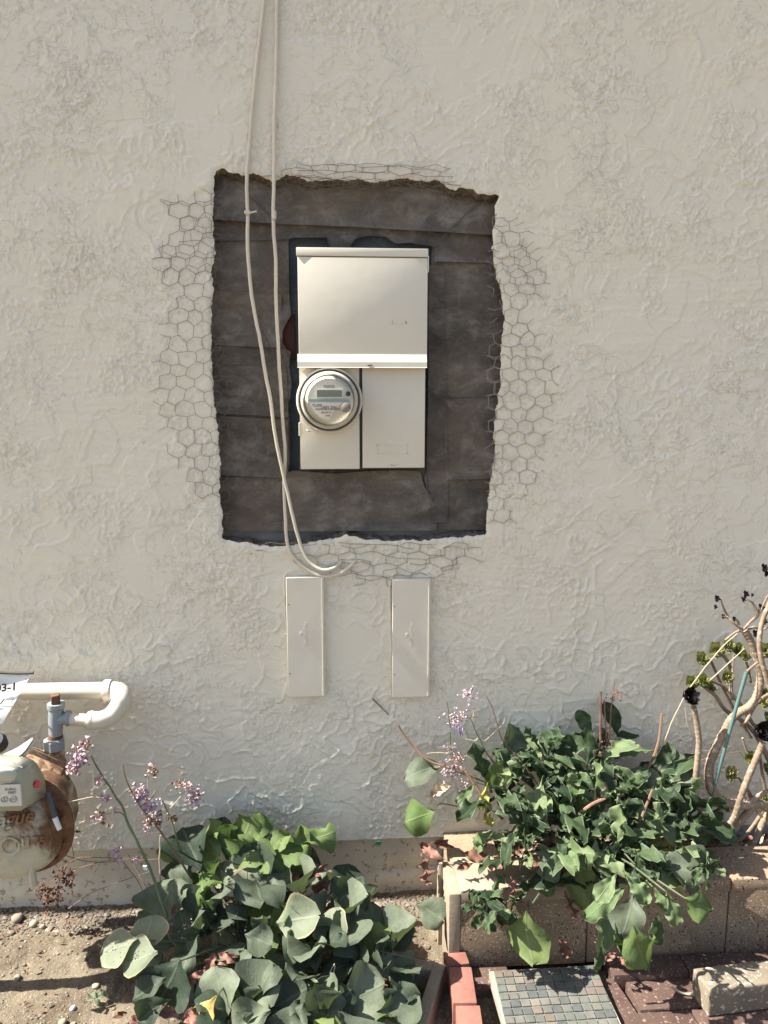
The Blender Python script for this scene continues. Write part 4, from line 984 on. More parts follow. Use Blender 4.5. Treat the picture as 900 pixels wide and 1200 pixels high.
# ----------------------------------------------------------------- left plant (round glaucous leaves)
rr = random.Random(21)
lc = G(305, 1150, 0.0); lcrown = Vector((lc.x, -.30, .02))
lp = thing('leafy_plant', 'low clump of round blue-green leaves growing from the dirt beside the wall', 'plant', (lc.x, -.30, 0))
stk = MB()
hand = [ # kind, px, py, Y, length px, width, angle, up, side
 ('D',138,1110,-.44,58,1.1,200,.72,-.1),('D',172,1096,-.40,60,1.15,100,.6,-.05),('D',163,1122,-.47,54,1.25,190,.72,-.05),('a',200,1152,-.50,70,1.2,250,.25,-.1),
 ('a',190,1058,-.27,66,1.1,95,.3,-.2),('a',238,1072,-.30,62,1.1,60,.5,0),('a',232,1100,-.36,52,1.0,120,.5,-.3),('o',172,1160,-.52,60,1.1,215,.5,0),('o',180,1182,-.56,54,.9,205,.5,0),
 ('g',243,982,-.13,56,.95,100,.35,-.3),('g',270,985,-.14,50,.9,75,.2,.4),('g',287,980,-.13,56,.9,60,.3,-.4),('a',262,975,-.11,42,.8,95,.2,0),
 ('g',325,987,-.14,44,.9,60,.5,0),('g',340,996,-.16,64,1.0,20,.6,.15),('g',372,982,-.13,56,.5,10,.7,0),('g',353,985,-.13,46,.6,100,.2,.3),('g',306,970,-.12,40,.8,80,.4,0),
 ('a',302,1012,-.20,62,1.05,95,.15,-.1),('p',262,1024,-.20,52,1.0,120,.5,-.1),('p',292,1038,-.24,60,1.0,60,.4,.1),('g',335,1022,-.17,52,1.1,100,.1,.2),
 ('g',243,1004,-.17,48,1.0,90,.2,0),('g',215,1000,-.13,52,1.2,110,.1,.1),('g',228,1038,-.21,34,1.2,20,.7,0),
 ('D',348,1077,-.38,72,.9,5,.5,-.1),('D',392,1088,-.38,58,1.05,120,.4,-.2),('a',403,1050,-.25,60,.7,45,.5,.3),('a',420,1053,-.23,40,1.0,90,.2,-.2),
 ('a',437,1085,-.32,62,1.0,70,.3,.4),('a',463,1095,-.34,58,.9,350,.6,0),('a',452,1125,-.42,66,1.0,30,.4,.4),('a',470,1135,-.42,52,1.0,320,.5,.3),('a',300,1045,-.24,68,1.1,80,.35,-.3),
 ('g',308,1070,-.31,50,1.0,100,.1,0),('g',312,1100,-.37,56,.6,275,.4,0),('a',350,1118,-.42,72,.6,100,.3,.3),('o',368,1118,-.40,50,.9,100,.5,.1),('o',336,1128,-.42,62,.5,95,.2,-.3),
 ('a',300,1168,-.52,84,1.1,30,.45,-.3),('a',262,1165,-.52,74,1.0,110,.3,-.3),('a',340,1170,-.52,62,1.1,30,.5,.3),('a',425,1165,-.50,74,1.1,20,.4,.3),('a',380,1185,-.54,66,.9,60,.4,0),
 ('o',468,1180,-.52,70,1.1,10,.4,.3),('y',240,1190,-.57,58,1.1,250,.5,-.2),('a',290,1195,-.58,70,1.1,200,.5,0),('a',345,1200,-.58,60,1.0,250,.4,0),('o',396,1040,-.21,36,1.0,60,.4,.2),
 ('g',410,1100,-.36,30,1,80,.4,0),('a',275,1135,-.45,50,1.1,130,.3,-.3),('a',212,1122,-.42,46,1.0,170,.4,-.2),('a',505,1068,-.25,46,1.0,330,.45,.1),('a',412,1043,-.15,26,1.0,90,.1,0),
 ('o',415,1125,-.42,60,.9,60,.3,.2),('g',286,1010,-.18,36,.9,80,.3,.4),('a',215,1030,-.2,46,1.0,130,.3,0)]
for s in hand: hand_leaf(lp, s[:4] + (s[4] * .9,) + s[5:], stk, lcrown, rr)
for (px, py, Y, n) in ((300, 1030, -.20, 9), (245, 1030, -.20, 9), (350, 1050, -.24, 9), (405, 1085, -.31, 11), (300, 1100, -.36, 10), (350, 1140, -.43, 12), (440, 1130, -.40, 11), (290, 1185, -.52, 13), (380, 1195, -.54, 12), (225, 1105, -.36, 8), (450, 1185, -.50, 10), (250, 1075, -.29, 8)):
    cluster(lp, px, py, Y, int(n * .55), 36, 66, 'aaaaaogo' if py > 1040 else 'aaggg', stk, wide=.95)
for i in range(38):
    a = rr.uniform(0, 2 * math.pi); q = rr.random() ** .6
    px = 305 + 155 * q * math.cos(a); py = 1100 + 112 * q * math.sin(a)
    if px < 200 and py > 1120 and rr.random() < .6: continue
    Yb = np.interp(py, [970, 1050, 1120, 1200], [-.13, -.24, -.38, -.52]) + rr.uniform(.02, .10)
    out = Vector((math.cos(a), 0, -math.sin(a)))
    L = rr.uniform(28, 56) * (Yb - CO.y) / F
    n = Vector((out.x * .5 + rr.uniform(-.8, .8), -.5 + rr.uniform(-.5, .5), .6 + rr.uniform(-.6, .4)))
    put_leaf(lp, rr.choice('aaaaaoog'), W(px, py, Yb) - Vector((0, 0, .01)), out + Vector((0, -.3, .4)), n, L, rr.uniform(.8, 1.15), rr, stalks=stk, crown=lcrown)
o = stk.build('leaf_stalk', M_stalk, lp, True); o['kind'] = 'stuff'
for (px, py, Y, L, ang, k) in ((262,1122,-.44,44,20,'k'),(245,1130,-.45,34,100,'k'),(232,1145,-.48,34,230,'k'),(225,1190,-.56,40,10,'k'),(197,1185,-.56,44,150,'k'),(204,1067,-.30,20,60,'k'),(345,1035,-.22,36,120,'d'),(378,1030,-.20,40,100,'k'),(392,1062,-.24,34,200,'d'),(250,1150,-.46,44,0,'d'),(330,1150,-.46,44,30,'d'),(372,1040,-.20,36,60,'d'),(160,1195,-.55,34,20,'k'),(140,1190,-.53,24,20,'d'),(455,1150,-.44,30,10,'d')):
    put_leaf(lp, k, W(px, py, Y), img_dir(0, 0, 0, ang), (rr.uniform(-.6, .6), -.7, .6), .8 * L * (Y - CO.y) / F, .9, rr, name='dead_leaf')
CLUSTER = None
# webby dried flower fluff on the leaves
def fluff(root, name, px, py, Y, spread, n, m, r=(.001, .0022)):
    mb = MB()
    for i in range(n):
        c = W(px + rr.gauss(0, spread), py + rr.gauss(0, spread * .6), Y + rr.gauss(0, .006)); pebble_mb(mb, c, rr.uniform(*r), rr)
    o = mb.build(name, m, root); o['kind'] = 'stuff'; return o
fluff(lp, 'fallen_petals', 225, 1090, -.385, 10, 60, M_pink); fluff(lp, 'fallen_petals', 152, 1117, -.462, 11, 24, M_litter); fluff(lp, 'fallen_petals', 122, 1108, -.44, 4, 6, M_litter)

# flower stalks of both plants
def florets(root, px, py, Y, spread, n, mats, name='flower_cluster', r=.0040):
    """bunch of small papery trumpets"""
    for mi, m in enumerate(mats):
        mb = MB()
        for i in range(n // len(mats)):
            c = W(px + rr.gauss(0, spread), py + rr.gauss(0, spread * .9), Y + rr.gauss(0, .008))
            d = Vector((rr.gauss(0, 1), rr.gauss(-.4, 1), rr.gauss(.5, 1))).normalized(); u = d.orthogonal().normalized(); v = d.cross(u); k = 5; rs = r * rr.uniform(.7, 1.4)
            V = [c - d * rs * 1.6] + [c + (u * math.cos(6.283 * j / k) + v * math.sin(6.283 * j / k)) * rs * rr.uniform(.7, 1.3) + d * rs * rr.uniform(.0, .6) for j in range(k)] + [c - d * rs * .2]
            mb.add(V, [(0, j + 1, (j + 1) % k + 1) for j in range(k)] + [(k + 1, j + 1, (j + 1) % k + 1) for j in range(k)])
        mb.build(name, m, root)['kind'] = 'stuff'
def stemline(root, pts, r0, r1, m=M_stem, name='flower_stem'):
    P = catmull([W(*p) for p in pts], 6); n = len(P)
    P = [p + Vector((mn.noise(p * 30), mn.noise(p * 30 + Vector((5, 0, 0))), 0)) * .002 for p in P]
    return MB().tube(P, [r0 + (r1 - r0) * i / (n - 1) for i in range(n)], 6).build(name, m, root, True)
stemline(lp, [(196,1075,-.32),(178,1025,-.32),(165,995,-.33),(150,965,-.33),(143,945,-.33),(130,925,-.33),(117,905,-.33),(106,885,-.33)], .0042, .002)
stemline(lp, [(232,1040,-.2),(205,1000,-.24),(185,970,-.26),(165,945,-.27),(148,915,-.28),(144,895,-.28)], .003, .0014, M_stemd)
stemline(lp, [(214,1020,-.16),(208,985,-.2),(200,960,-.2),(190,938,-.2)], .0034, .002)
stemline(lp, [(188,1040,-.22),(187,1000,-.22),(188,979,-.22)], .0028, .002, M_stemt)
for pts, m in (([(150,962,-.33),(140,952,-.33),(120,955,-.33)], M_stem), ([(150,968,-.33),(165,960,-.33),(182,950,-.32)], M_stemt), ([(143,945,-.33),(152,938,-.33),(158,930,-.33)], M_stemt), ([(122,937,-.33),(108,934,-.33),(80,940,-.33)], M_stemt), ([(158,985,-.33),(170,980,-.33),(182,972,-.32)], M_stemt),
               ([(130,925,-.33),(135,915,-.33),(140,908,-.33)], M_stemt), ([(165,945,-.27),(178,935,-.27),(184,925,-.27)], M_stemd), ([(196,950,-.2),(206,940,-.2),(216,928,-.2)], M_stemt), ([(173,925,-.25),(174,910,-.25),(176,900,-.25)], M_stemt), ([(245,1055,-.27),(260,1040,-.27),(288,1017,-.27),(289,1045,-.27)], M_stemd), ([(364,1160,-.47),(375,1146,-.47),(389,1142,-.47),(392,1130,-.47),(386,1144,-.47),(398,1165,-.47)], M_stemt)):
    stemline(lp, pts, .0016, .001, m, 'twig')
for (px, py, Y, s, n, ms_) in ((92,889,-.33,6,90,(M_pink,M_lilac)),(85,901,-.33,4,36,(M_pink,)),(101,872,-.33,3,22,(M_pink,M_stemd)),(117,913,-.33,4,18,(M_pink,)),(124,935,-.33,3.5,22,(M_pink,M_lilac)),(117,959,-.33,4.5,34,(M_pink,M_stemd)),(138,1000,-.33,4,26,(M_lilac,M_pink)),(160,1006,-.33,2.5,10,(M_pink,)),
        (165,932,-.27,6.5,60,(M_lilac,M_pink)),(176,945,-.26,5,40,(M_lilac,)),(182,960,-.25,6,56,(M_pink,M_stemd)),(180,903,-.25,4.5,20,(M_pink,M_stemd)),(208,920,-.2,4,22,(M_pink,M_stemd)),(219,919,-.2,3,18,(M_pink,)),(228,934,-.2,5.5,60,(M_lilac,M_pink)),(199,958,-.2,3,14,(M_stemd,)),(136,948,-.33,2,8,(M_pink,)),(172,1017,-.3,2,7,(M_white,)),(172,975,-.3,3,8,(M_pink,))):
    florets(lp, px, py, Y, s, n, ms_)

# ----------------------------------------------------------------- right plant (crinkled leaves)
rr = random.Random(33)
rcrown = Vector((W(700, 1000, -.16).x, -.13, .20))
rp = thing('crinkled_leaf_plant', 'dense clump of dark crinkled leaves spilling over the concrete block planter', 'plant', rcrown)
stk = MB()
hand = [
 ('a',495,902,-.10,52,.8,190,.45,0),('g',491,958,-.13,44,1.15,200,.3,-.1),
 ('b',640,870,-.10,46,1.0,100,.3,-.2),('l',625,885,-.11,50,1.1,110,.2,-.1),('l',650,900,-.12,44,1.0,60,.3,.1),('b',665,890,-.11,58,1.0,80,.3,.2),('b',640,915,-.13,60,.9,110,.3,-.2),
 ('b',687,850,-.07,44,1.1,110,.15,-.1),('b',722,843,-.07,52,1.0,95,.15,.1),('b',700,880,-.08,60,.7,80,.1,.2),('l',737,880,-.12,60,1.0,160,.7,0),('b',778,888,-.10,48,1.2,30,.2,0),
 ('a',790,905,-.12,52,1.1,20,.6,.1),('b',800,925,-.13,48,1.1,0,.4,.2),('l',775,930,-.18,74,1.0,60,.3,.3),('a',757,925,-.17,62,.8,85,.15,-.3),('b',790,945,-.19,62,1.1,40,.3,.3),
 ('g',588,905,-.15,44,.8,250,.2,-.1),('Y',565,940,-.20,54,.8,255,.15,-.2),('l',548,930,-.18,40,.8,230,.3,-.3),('Y',570,960,-.2,36,.8,280,.2,0),('b',600,940,-.19,52,1,130,.3,-.2),
 ('g',672,947,-.23,62,.9,275,.15,.1),('b',648,945,-.21,70,.8,280,.2,-.1),('b',655,920,-.16,60,.9,80,.3,-.1),('b',620,975,-.26,58,1.0,240,.3,-.2),('l',560,985,-.25,50,1.0,200,.5,-.2),
 ('Y',770,985,-.28,50,1.1,20,.5,.1),('l',745,983,-.28,48,1.0,170,.5,0),('b',720,1000,-.3,54,1.1,250,.4,0),('l',685,1000,-.29,60,1.0,190,.5,0),('b',655,1000,-.28,58,1.0,200,.4,-.2),
 ('l',785,1010,-.30,66,.9,320,.5,.2),('a',800,1018,-.30,60,.9,315,.55,.2),('b',820,985,-.24,52,1.0,330,.3,.3),('b',830,1000,-.24,48,.9,340,.4,.3),('b',840,960,-.19,40,.9,20,.3,.3),
 ('g',615,1097,-.40,66,.92,268,.1,0),('b',575,1062,-.35,40,1.1,235,.3,-.2),('b',590,1075,-.36,40,1.0,260,.2,0),('l',600,1078,-.36,36,1.0,300,.3,.2),('b',560,1078,-.36,36,1.0,220,.3,-.2),('b',575,1085,-.37,34,1.0,250,.3,0),('b',556,1050,-.33,34,1.1,200,.3,-.2),
 ('l',712,1040,-.36,50,1.0,240,.5,0),('l',748,1040,-.37,54,1.0,300,.5,.1),('a',738,1075,-.38,58,.9,260,.45,0),('g',750,1115,-.38,70,.8,285,.05,.1),('g',680,1035,-.34,84,.8,268,.05,0),('b',725,1110,-.38,66,.7,280,.05,-.1),
 ('l',790,1065,-.36,50,.9,290,.3,.2),('g',820,1062,-.34,46,1.0,330,.2,.3),('b',770,1090,-.37,54,.8,270,.1,0),('l',643,1032,-.33,50,.9,280,.2,0),('b',705,1120,-.38,50,.6,265,.1,0),('a',640,1010,-.31,42,1,250,.5,-.1),
 ('b',690,975,-.25,40,1,90,.4,0),('b',735,950,-.22,44,1,60,.4,.2),('l',766,955,-.23,34,.8,20,.7,.2),('b',610,905,-.14,46,1,150,.3,-.1),('b',590,885,-.11,44,.9,120,.3,0),('a',600,870,-.09,44,.9,60,.4,.3)]
hand = [(k_, px_, py_, Y_ - (.17 * max(0, (py_ - 985) / 60) if px_ > 690 else 0), *rest) for k_, px_, py_, Y_, *rest in hand]
for s in hand: hand_leaf(rp, s, stk, rcrown, rr)
for (px, py, Y, n) in ((585, 935, -.17, 11), (640, 915, -.14, 15), (660, 960, -.22, 15), (700, 905, -.11, 13), (715, 950, -.20, 14), (760, 935, -.17, 14), (800, 960, -.19, 11), (615, 985, -.27, 13), (680, 1005, -.31, 13), (735, 1000, -.32, 14), (785, 1000, -.31, 13), (740, 1045, -.42, 10), (690, 1050, -.36, 7)):
    cluster(rp, px, py, Y, int(n * .55), 56, 84, 'bbbbbl' if px < 700 else 'bbbbll', stk, emin=-5, emax=84, wide=.78, pet=.12)
for (px, py, Y, n) in ((600, 950, -.19, 14), (640, 890, -.11, 12), (665, 930, -.18, 16), (700, 960, -.24, 16), (735, 930, -.18, 14), (700, 990, -.29, 14), (650, 985, -.27, 14), (610, 1010, -.29, 10), (770, 965, -.24, 12), (570, 1060, -.35, 12), (595, 1070, -.36, 10), (760, 1020, -.38, 10)):
    cluster(rp, px, py, Y, int(n * .55), 30, 52, 'bbbbbbl', stk, emin=10, emax=82, wide=.85, pet=.2)
for i in range(10):
    a = rr.uniform(0, 2 * math.pi); q = rr.random() ** .55
    px = 690 + 132 * q * math.cos(a); py = 962 + (98 if math.sin(a) < 0 else 88) * q * math.sin(a)
    if py < 900 and px < 600: continue
    Yb = float(np.interp(py, [870, 930, 1000, 1060], [-.09, -.19, -.29, -.35 if px < 680 else -.46])) + rr.uniform(.0, .08)
    out = Vector((math.cos(a), 0, -math.sin(a))); L = rr.uniform(26, 54) * (Yb - CO.y) / F
    n = Vector((out.x * .4 + rr.uniform(-.9, .9), -.5 + rr.uniform(-.6, .4), .5 + rr.uniform(-.6, .5)))
    put_leaf(rp, rr.choice('bbbbbbbll' if rr.random() < .9 else 'g'), W(px, py, Yb), out + Vector((0, -.2, .3)), n, L, rr.uniform(.75, 1.15), rr, stalks=stk, crown=rcrown)
for i in range(12):
    px, py = rr.uniform(695, 835), rr.uniform(985, 1062); Yb = float(np.interp(py, [985, 1062], [-.36, -.54])) + rr.uniform(-.03, .06)
    if px > 790 and py > 1040: continue
    put_leaf(rp, rr.choice('bbbbl'), W(px, py, Yb), (rr.gauss(.3, .6), -.2, rr.gauss(-.5, .5)), (rr.uniform(-.7, .7), -.6, rr.uniform(0, .9)), rr.uniform(.05, .10), rr.uniform(.8, 1.15), rr, stalks=stk, crown=rcrown)
o = stk.build('leaf_stalk', M_stalk, rp, True); o['kind'] = 'stuff'
for (px, py, Y, L, ang, k, wd) in ((515,925,-.14,44,200,'t',.6),(505,1000,-.17,50,150,'k',.7),(498,1018,-.19,50,260,'k',.6),(520,990,-.18,44,170,'d',.8),(585,1010,-.27,50,200,'k',.9),(600,1000,-.26,44,60,'d',1),(560,1005,-.26,40,180,'d',1),(668,1060,-.35,44,270,'d',.8),(625,1005,-.3,40,270,'d',1),(602,1040,-.34,36,260,'k',.8),(662,1110,-.37,30,300,'d',1.2),(722,925,-.2,24,300,'k',.8),(715,1120,-.40,30,200,'k',.9),(730,1125,-.40,24,330,'k',.9),(700,1098,-.38,26,260,'k',.7),(800,1035,-.33,24,10,'k',1),(545,1015,-.26,30,200,'d',1),(640,985,-.27,40,10,'d',1)):
    put_leaf(rp, k, W(px, py, Y), img_dir(0, 0, 0, ang), (rr.uniform(-.6, .6), -.7, .6), .8 * L * (Y - CO.y) / F, wd * .9, rr, name='dead_leaf')
stemline(rp, [(615,925,-.15),(590,905,-.12),(572,885,-.12),(560,862,-.12),(550,840,-.12)], .003, .0016)
stemline(rp, [(570,940,-.16),(545,905,-.13),(520,898,-.12),(500,890,-.11),(480,870,-.09),(466,850,-.08)], .0042, .003, M_stemd)
stemline(rp, [(528,880,-.10),(527,850,-.1),(524,822,-.1)], .0022, .0016)
stemline(rp, [(640,935,-.14),(610,890,-.12),(590,870,-.1),(583,850,-.1),(577,830,-.1),(570,815,-.1)], .003, .0012, M_stemd)
stemline(rp, [(536,945,-.14),(518,942,-.13),(512,944,-.13)], .002, .0015, M_stemd)
stemline(rp, [(750,920,-.14),(762,895,-.13),(772,868,-.12),(776,836,-.11)], .0045, .0032, M_stemd)
stemline(rp, [(752,910,-.13),(775,875,-.12),(800,820,-.12),(840,765,-.12),(864,742,-.12)], .0019, .0014, M_stemt, 'dry_stalk')
stemline(rp, [(703,890,-.09),(704,850,-.09),(704,811,-.09)], .0035, .003, M_litter2); stemline(rp, [(712,880,-.09),(710,850,-.09),(708,820,-.09)], .0025, .002, M_litter2); stemline(rp, [(700,920,-.11),(712,880,-.09),(716,830,-.08),(720,800,-.07)], .003, .0012, M_litter2)
stemline(rp, [(675,958,-.26),(690,945,-.26),(710,935,-.26)], .0045, .004, M_litter2, 'cut_stalk'); stemline(rp, [(716,1003,-.31),(728,998,-.31),(737,992,-.31)], .006, .005, M_litter2, 'cut_stalk'); stemline(rp, [(745,975,-.27),(755,950,-.26),(765,925,-.25)], .004, .0035, M_stemd, 'cut_stalk')
for pts in ([(560,865,-.12),(556,868,-.12),(545,866,-.12)], [(568,868,-.12),(580,858,-.12),(590,848,-.12),(592,842,-.12)], [(583,868,-.12),(570,868,-.12),(560,866,-.12)], [(552,845,-.12),(555,835,-.12),(550,818,-.12)], [(530,884,-.1),(515,882,-.1),(500,883,-.1)]):
    stemline(rp, pts, .0015, .001, M_stemt, 'twig')
for (px, py, Y, s, n, ms_) in ((549,813,-.12,4.5,46,(M_lilac,M_pink)),(535,842,-.1,6,80,(M_lilac,M_pink)),(537,855,-.1,4,30,(M_violet,M_lilac)),(530,905,-.12,7,90,(M_lilac,M_pink)),(536,890,-.12,6,50,(M_pink,M_stemd)),(545,920,-.13,4,20,(M_pink,)),(544,928,-.14,2,12,(M_violet,)),(712,883,-.10,7,90,(M_drytan,M_pink)),(716,898,-.12,6,50,(M_pink,M_drytan)),(722,815,-.08,5,26,(M_litter2,)),(528,875,-.1,5,24,(M_pink,)),(550,835,-.12,5,16,(M_stemd,M_lilac))):
    florets(rp, px, py, Y, s, n, ms_, r=.0026)

# loose sticks and dried weeds
def loose(name, lab, cat, strands, m, r, base):
    root = thing(name, lab, cat, base)
    for pts in strands: stemline(root, pts, r, r * .55, m, 'twig')
    return root
dw = loose('dried_weed', 'tangle of thin dried brown weed stems in front of the foundation below the gas meter', 'dried weed',
      [[(60,1035,-.1),(85,1008,-.1),(120,1005,-.09),(160,1008,-.09),(200,1005,-.1)],[(70,1000,-.08),(95,1008,-.08),(130,1010,-.08),(170,1003,-.09)],[(50,1050,-.12),(75,1025,-.1),(110,1012,-.1),(150,1005,-.09)],[(80,1065,-.12),(110,1045,-.1),(150,1030,-.09),(180,1020,-.1)],
       [(82,985,-.08),(86,1000,-.08),(86,1010,-.08)],[(70,1030,-.1),(66,1050,-.1),(60,1060,-.12)],[(140,1005,-.08),(160,1030,-.09),(170,1050,-.1)],[(100,1040,-.1),(112,1020,-.1),(118,1010,-.09)],[(150,1085,-.12),(152,1072,-.12),(160,1060,-.12),(170,1062,-.12)],[(88,1075,-.13),(120,1062,-.13),(140,1070,-.14)],[(150,1002,-.08),(172,1040,-.12),(190,1060,-.16)]], M_stemd, .0013, G(100, 1065, 0))
for (px, py, s, n) in ((75,1022,6,40),(78,1033,5,36),(50,1042,5,30),(60,1048,7,50),(90,975,1.5,6),(62,1056,8,40)): florets(dw, px, py, -.1, s, n, (M_litter,), 'seed_head', .0036)
ws = loose('broken_twig', 'short dark broken twig leaning on the wall below the right cover plate', 'twig', [[(437,819,-.012),(447,829,-.012),(456,838,-.01)]], M_barkd, .0022, W(456, 838, -.01))
ls = loose('fallen_stalk', 'pair of dry thin stalks lying over the hollow concrete block', 'stalk', [[(440,1113,-.42),(480,1122,-.42),(522,1131,-.42)],[(486,1118,-.4),(505,1126,-.4),(524,1133,-.4)]], M_stemd, .0014, W(480, 1122, -.42))

# small seedling
sd_ = thing('seedling', 'tiny pale green seedling growing on the bare dirt left of the round leaves', 'seedling', G(112, 1170, 0))
for a in (20, 80, 140, 200, 300): put_leaf(sd_, 'p', G(112, 1170, .012) + Vector((math.cos(R(a)), math.sin(R(a)), 0)) * .014, (math.cos(R(a)), math.sin(R(a)), .3), (0, -.2, 1), .03, .6, rr)

# ================================================================= RETAINING WALL, BRICKS, PAVER
rw = thing('block_retaining_wall', 'low tan concrete block planter wall holding the raised bed at the right', 'retaining wall', G(700, 1140, 0))
YF = -.305; ZT = .215
def rwp(x): return Vector((x, YF - .02 * max(0, x - .9), 0))
xl = W(539, 1048, YF).x; bx = W(853, 1100, YF).x
edges_ = [xl, (xl + bx) / 2 - .02, bx, bx + .40, bx + .80, bx + 1.2]
M_blockmix = M_block
for i in range(len(edges_) - 1):
    a, b = edges_[i] + .0015, edges_[i + 1] - .0015
    d = .148; dy_ = rr.uniform(-.002, .002); dz_ = rr.uniform(-.002, .002)
    MB().box(((a + b) / 2, YF + d / 2 + .004 + dy_, .085 + dz_), (b - a, d - .008, .196), bevel=.004, seg=2).build('block', M_block, rw, True)
    MB().box(((a + b) / 2, YF + d / 2 + dy_, ZT - .0165 + dz_), (b - a, d, .036), bevel=.005, seg=2).build('cap_block', M_blocktop if i == 0 else M_block, rw, True)
# broken hollow end on the left: two upright fins and a dark recess
a = edges_[0]
MB().box((a - .013, YF + .070, .0875), (.030, .142, .240), bevel=.004, seg=2).build('block_end', M_blocktop, rw, True)
MB().box((a - .034, YF + .128, .095), (.012, .030, .25), bevel=.003, seg=2).build('block_end', M_blocktop, rw, True)
# a second, rotated block at the far left end returning to the house wall
MB().box((a + .07, (YF + .15 + .03) / 2 , .10), (.14, .03 - (YF + .15), .19), bevel=.004, seg=2).build('block', M_block, rw, True)
# raised bed soil
sx = np.arange(edges_[0] + .02, 2.1, .012); sy = np.arange(YF + .12, .05, .012); SX, SY = np.meshgrid(sx, sy)
SZ = .155 + .012 * fbm(SX * 8, SY * 8, 700, 4) + .006 * fbm(SX * 40, SY * 40, 710, 2) - .03 * sstep(.95, 1.1, SX)
so = link('bed_soil', grid_mesh('bed_soil', np.stack([SX, SY, SZ], -1)), rough_mat('dark bed soil', (.12, .08, .055), (.24, .17, .12), 12, 120, .9, .006)); so['kind'] = 'structure'
mb = MB(); mb2 = MB()
for i in range(1500):
    x = rr.uniform(edges_[0] + .1, 1.5); y = rr.uniform(YF + .15, .02); pebble_mb(mb if rr.random() < .6 else mb2, (x, y, .163 - (.03 if x > 1.05 else 0)), rr.uniform(.003, .009), rr)
o = mb.build('leaf_litter', M_litter2); o['kind'] = 'stuff'; o = mb2.build('bed_gravel', M_gravel); o['kind'] = 'stuff'
for i in range(16):
    x = rr.uniform(.95, 1.35); y = rr.uniform(-.2, -.02); o = None
lit = thing('fallen_leaf_pile', 'pile of curled pinkish dead leaves on the bed beside the succulent', 'leaf litter', (1.15, -.12, .15))
for i in range(26): put_leaf(lit, rr.choice('kkt'), (rr.uniform(1.0, 1.35), rr.uniform(-.2, -.05), .15 + rr.uniform(0, .03)), (rr.gauss(0, 1), rr.gauss(0, 1), .2), (rr.gauss(0, .4), -.2, 1), rr.uniform(.04, .08), rr.uniform(.4, .9), rr, name='dead_leaf')

# edging bricks, standing row going towards the viewer
eb = thing('brick_edging', 'row of pale red edging bricks running forward from the block wall corner', 'brick edging', G(545, 1150, 0))
cs = [(524, 1113, 546, 1131), (527, 1132, 557, 1176), (535, 1177, 568, 1225), (545, 1226, 580, 1290)]
zt = .045
for i, (xa_, ya_, xb_, yb_) in enumerate(cs):
    z_ = zt + (-.004, .006, .0, .002)[i]
    p1 = G((xa_ + xb_) / 2 - 3, ya_, z_); p2 = G((xa_ + xb_) / 2 + 3, yb_, z_)
    wdt = .058; L = (p1 - p2).length - .004; ang = math.atan2(p1.y - p2.y, p1.x - p2.x)
    c = (p1 + p2) / 2
    MB().box((c.x, c.y, z_ - .055), (L, wdt, .11), Euler((R(rr.uniform(-2, 2)), 0, ang)), bevel=.0035, seg=2).build('brick', M_brickred, eb, True)
# hollow concrete block
hb_ = thing('hollow_concrete_block', 'pale hollow concrete block sunk in the dirt left of the red edging bricks', 'concrete block', G(490, 1160, 0))
z_ = .04; p = [G(462, 1117, z_), G(522, 1130, z_), G(541, 1215, z_)]
u = (p[1] - p[0]); u.z = 0; u.normalize(); v = Vector((u.y, -u.x, 0))      # u across, v towards viewer
o0 = p[1]; BW, BL, t_ = .19, .39, .030
def hbx(u0, u1, v0, v1, zz=0, h=.19):
    c = o0 + u * ((u0 + u1) / 2) + v * ((v0 + v1) / 2); mb = MB()
    mb.box((c.x, c.y, z_ - h / 2 + zz), (abs(u1 - u0), abs(v1 - v0), h), Euler((0, 0, math.atan2(u.y, u.x))), bevel=.002, seg=1); return mb
walls_ = [(-t_, 0, 0, BL), (-BW, -BW + t_, 0, BL), (-BW + t_, -t_, 0, t_), (-BW + t_, -t_, BL - t_, BL), (-BW + t_, -t_, BL / 2 - t_ / 2, BL / 2 + t_ / 2)]
mbx = MB()
for i, (a, b, c_, d_) in enumerate(walls_):
    q = hbx(a, b, c_, d_, zz=-.0003 * i); mbx.add(q.v, q.f)
mbx.build('shell', M_blocktop, hb_)
q = hbx(-BW + t_ - .004, -t_ + .004, t_ - .004, BL - t_ + .004, -.07, .06); q.build('cavity_dirt', M_dirt, hb_)

# mosaic paver
tp_ = thing('mosaic_paver', 'square stepping stone of small grey slate mosaic tiles with pale grout', 'paver', G(650, 1170, .02))
ztp = .016
A = G(576, 1138, ztp); Bq = G(699, 1131, ztp)
u = (Bq - A); S_ = u.length; u = u.normalized(); v = Vector((u.y, -u.x, 0)); 
v = (v + u * (-.05)).normalized()
ang = math.atan2(u.y, u.x); cc_ = A + u * S_ / 2 + v * S_ / 2
MB().box((cc_.x, cc_.y, ztp - .014), (S_, S_, .030), Euler((0, 0, ang)), bevel=.002, seg=1).build('slab', M_grout, tp_, True)
tm_ = [rough_mat('slate tile ' + n_, c1_, c2_, 30, 160, .6, .0015, .75) for n_, c1_, c2_ in (('grey', (.095, .095, .082), (.14, .135, .118)), ('green grey', (.085, .09, .078), (.12, .125, .108)), ('brown', (.105, .09, .072), (.145, .122, .10)), ('dark', (.06, .066, .064), (.09, .095, .09)), ('buff', (.12, .112, .092), (.16, .148, .12)))]
NT_ = 11; ts = S_ / (NT_ + .35)
tmesh = []
for m in tm_:
    for k in range(2):
        mb = MB(); mb.box((0, 0, 0), (ts - .0022, ts - .0022, .006), bevel=.001); me_ = bpy.data.meshes.new('tile'); me_.from_pydata(mb.v, [], mb.f); me_.materials.append(m)
        for vv in me_.vertices: vv.co += Vector((rr.uniform(-1, 1), rr.uniform(-1, 1), 0)) * .0005
        tmesh.append(me_)
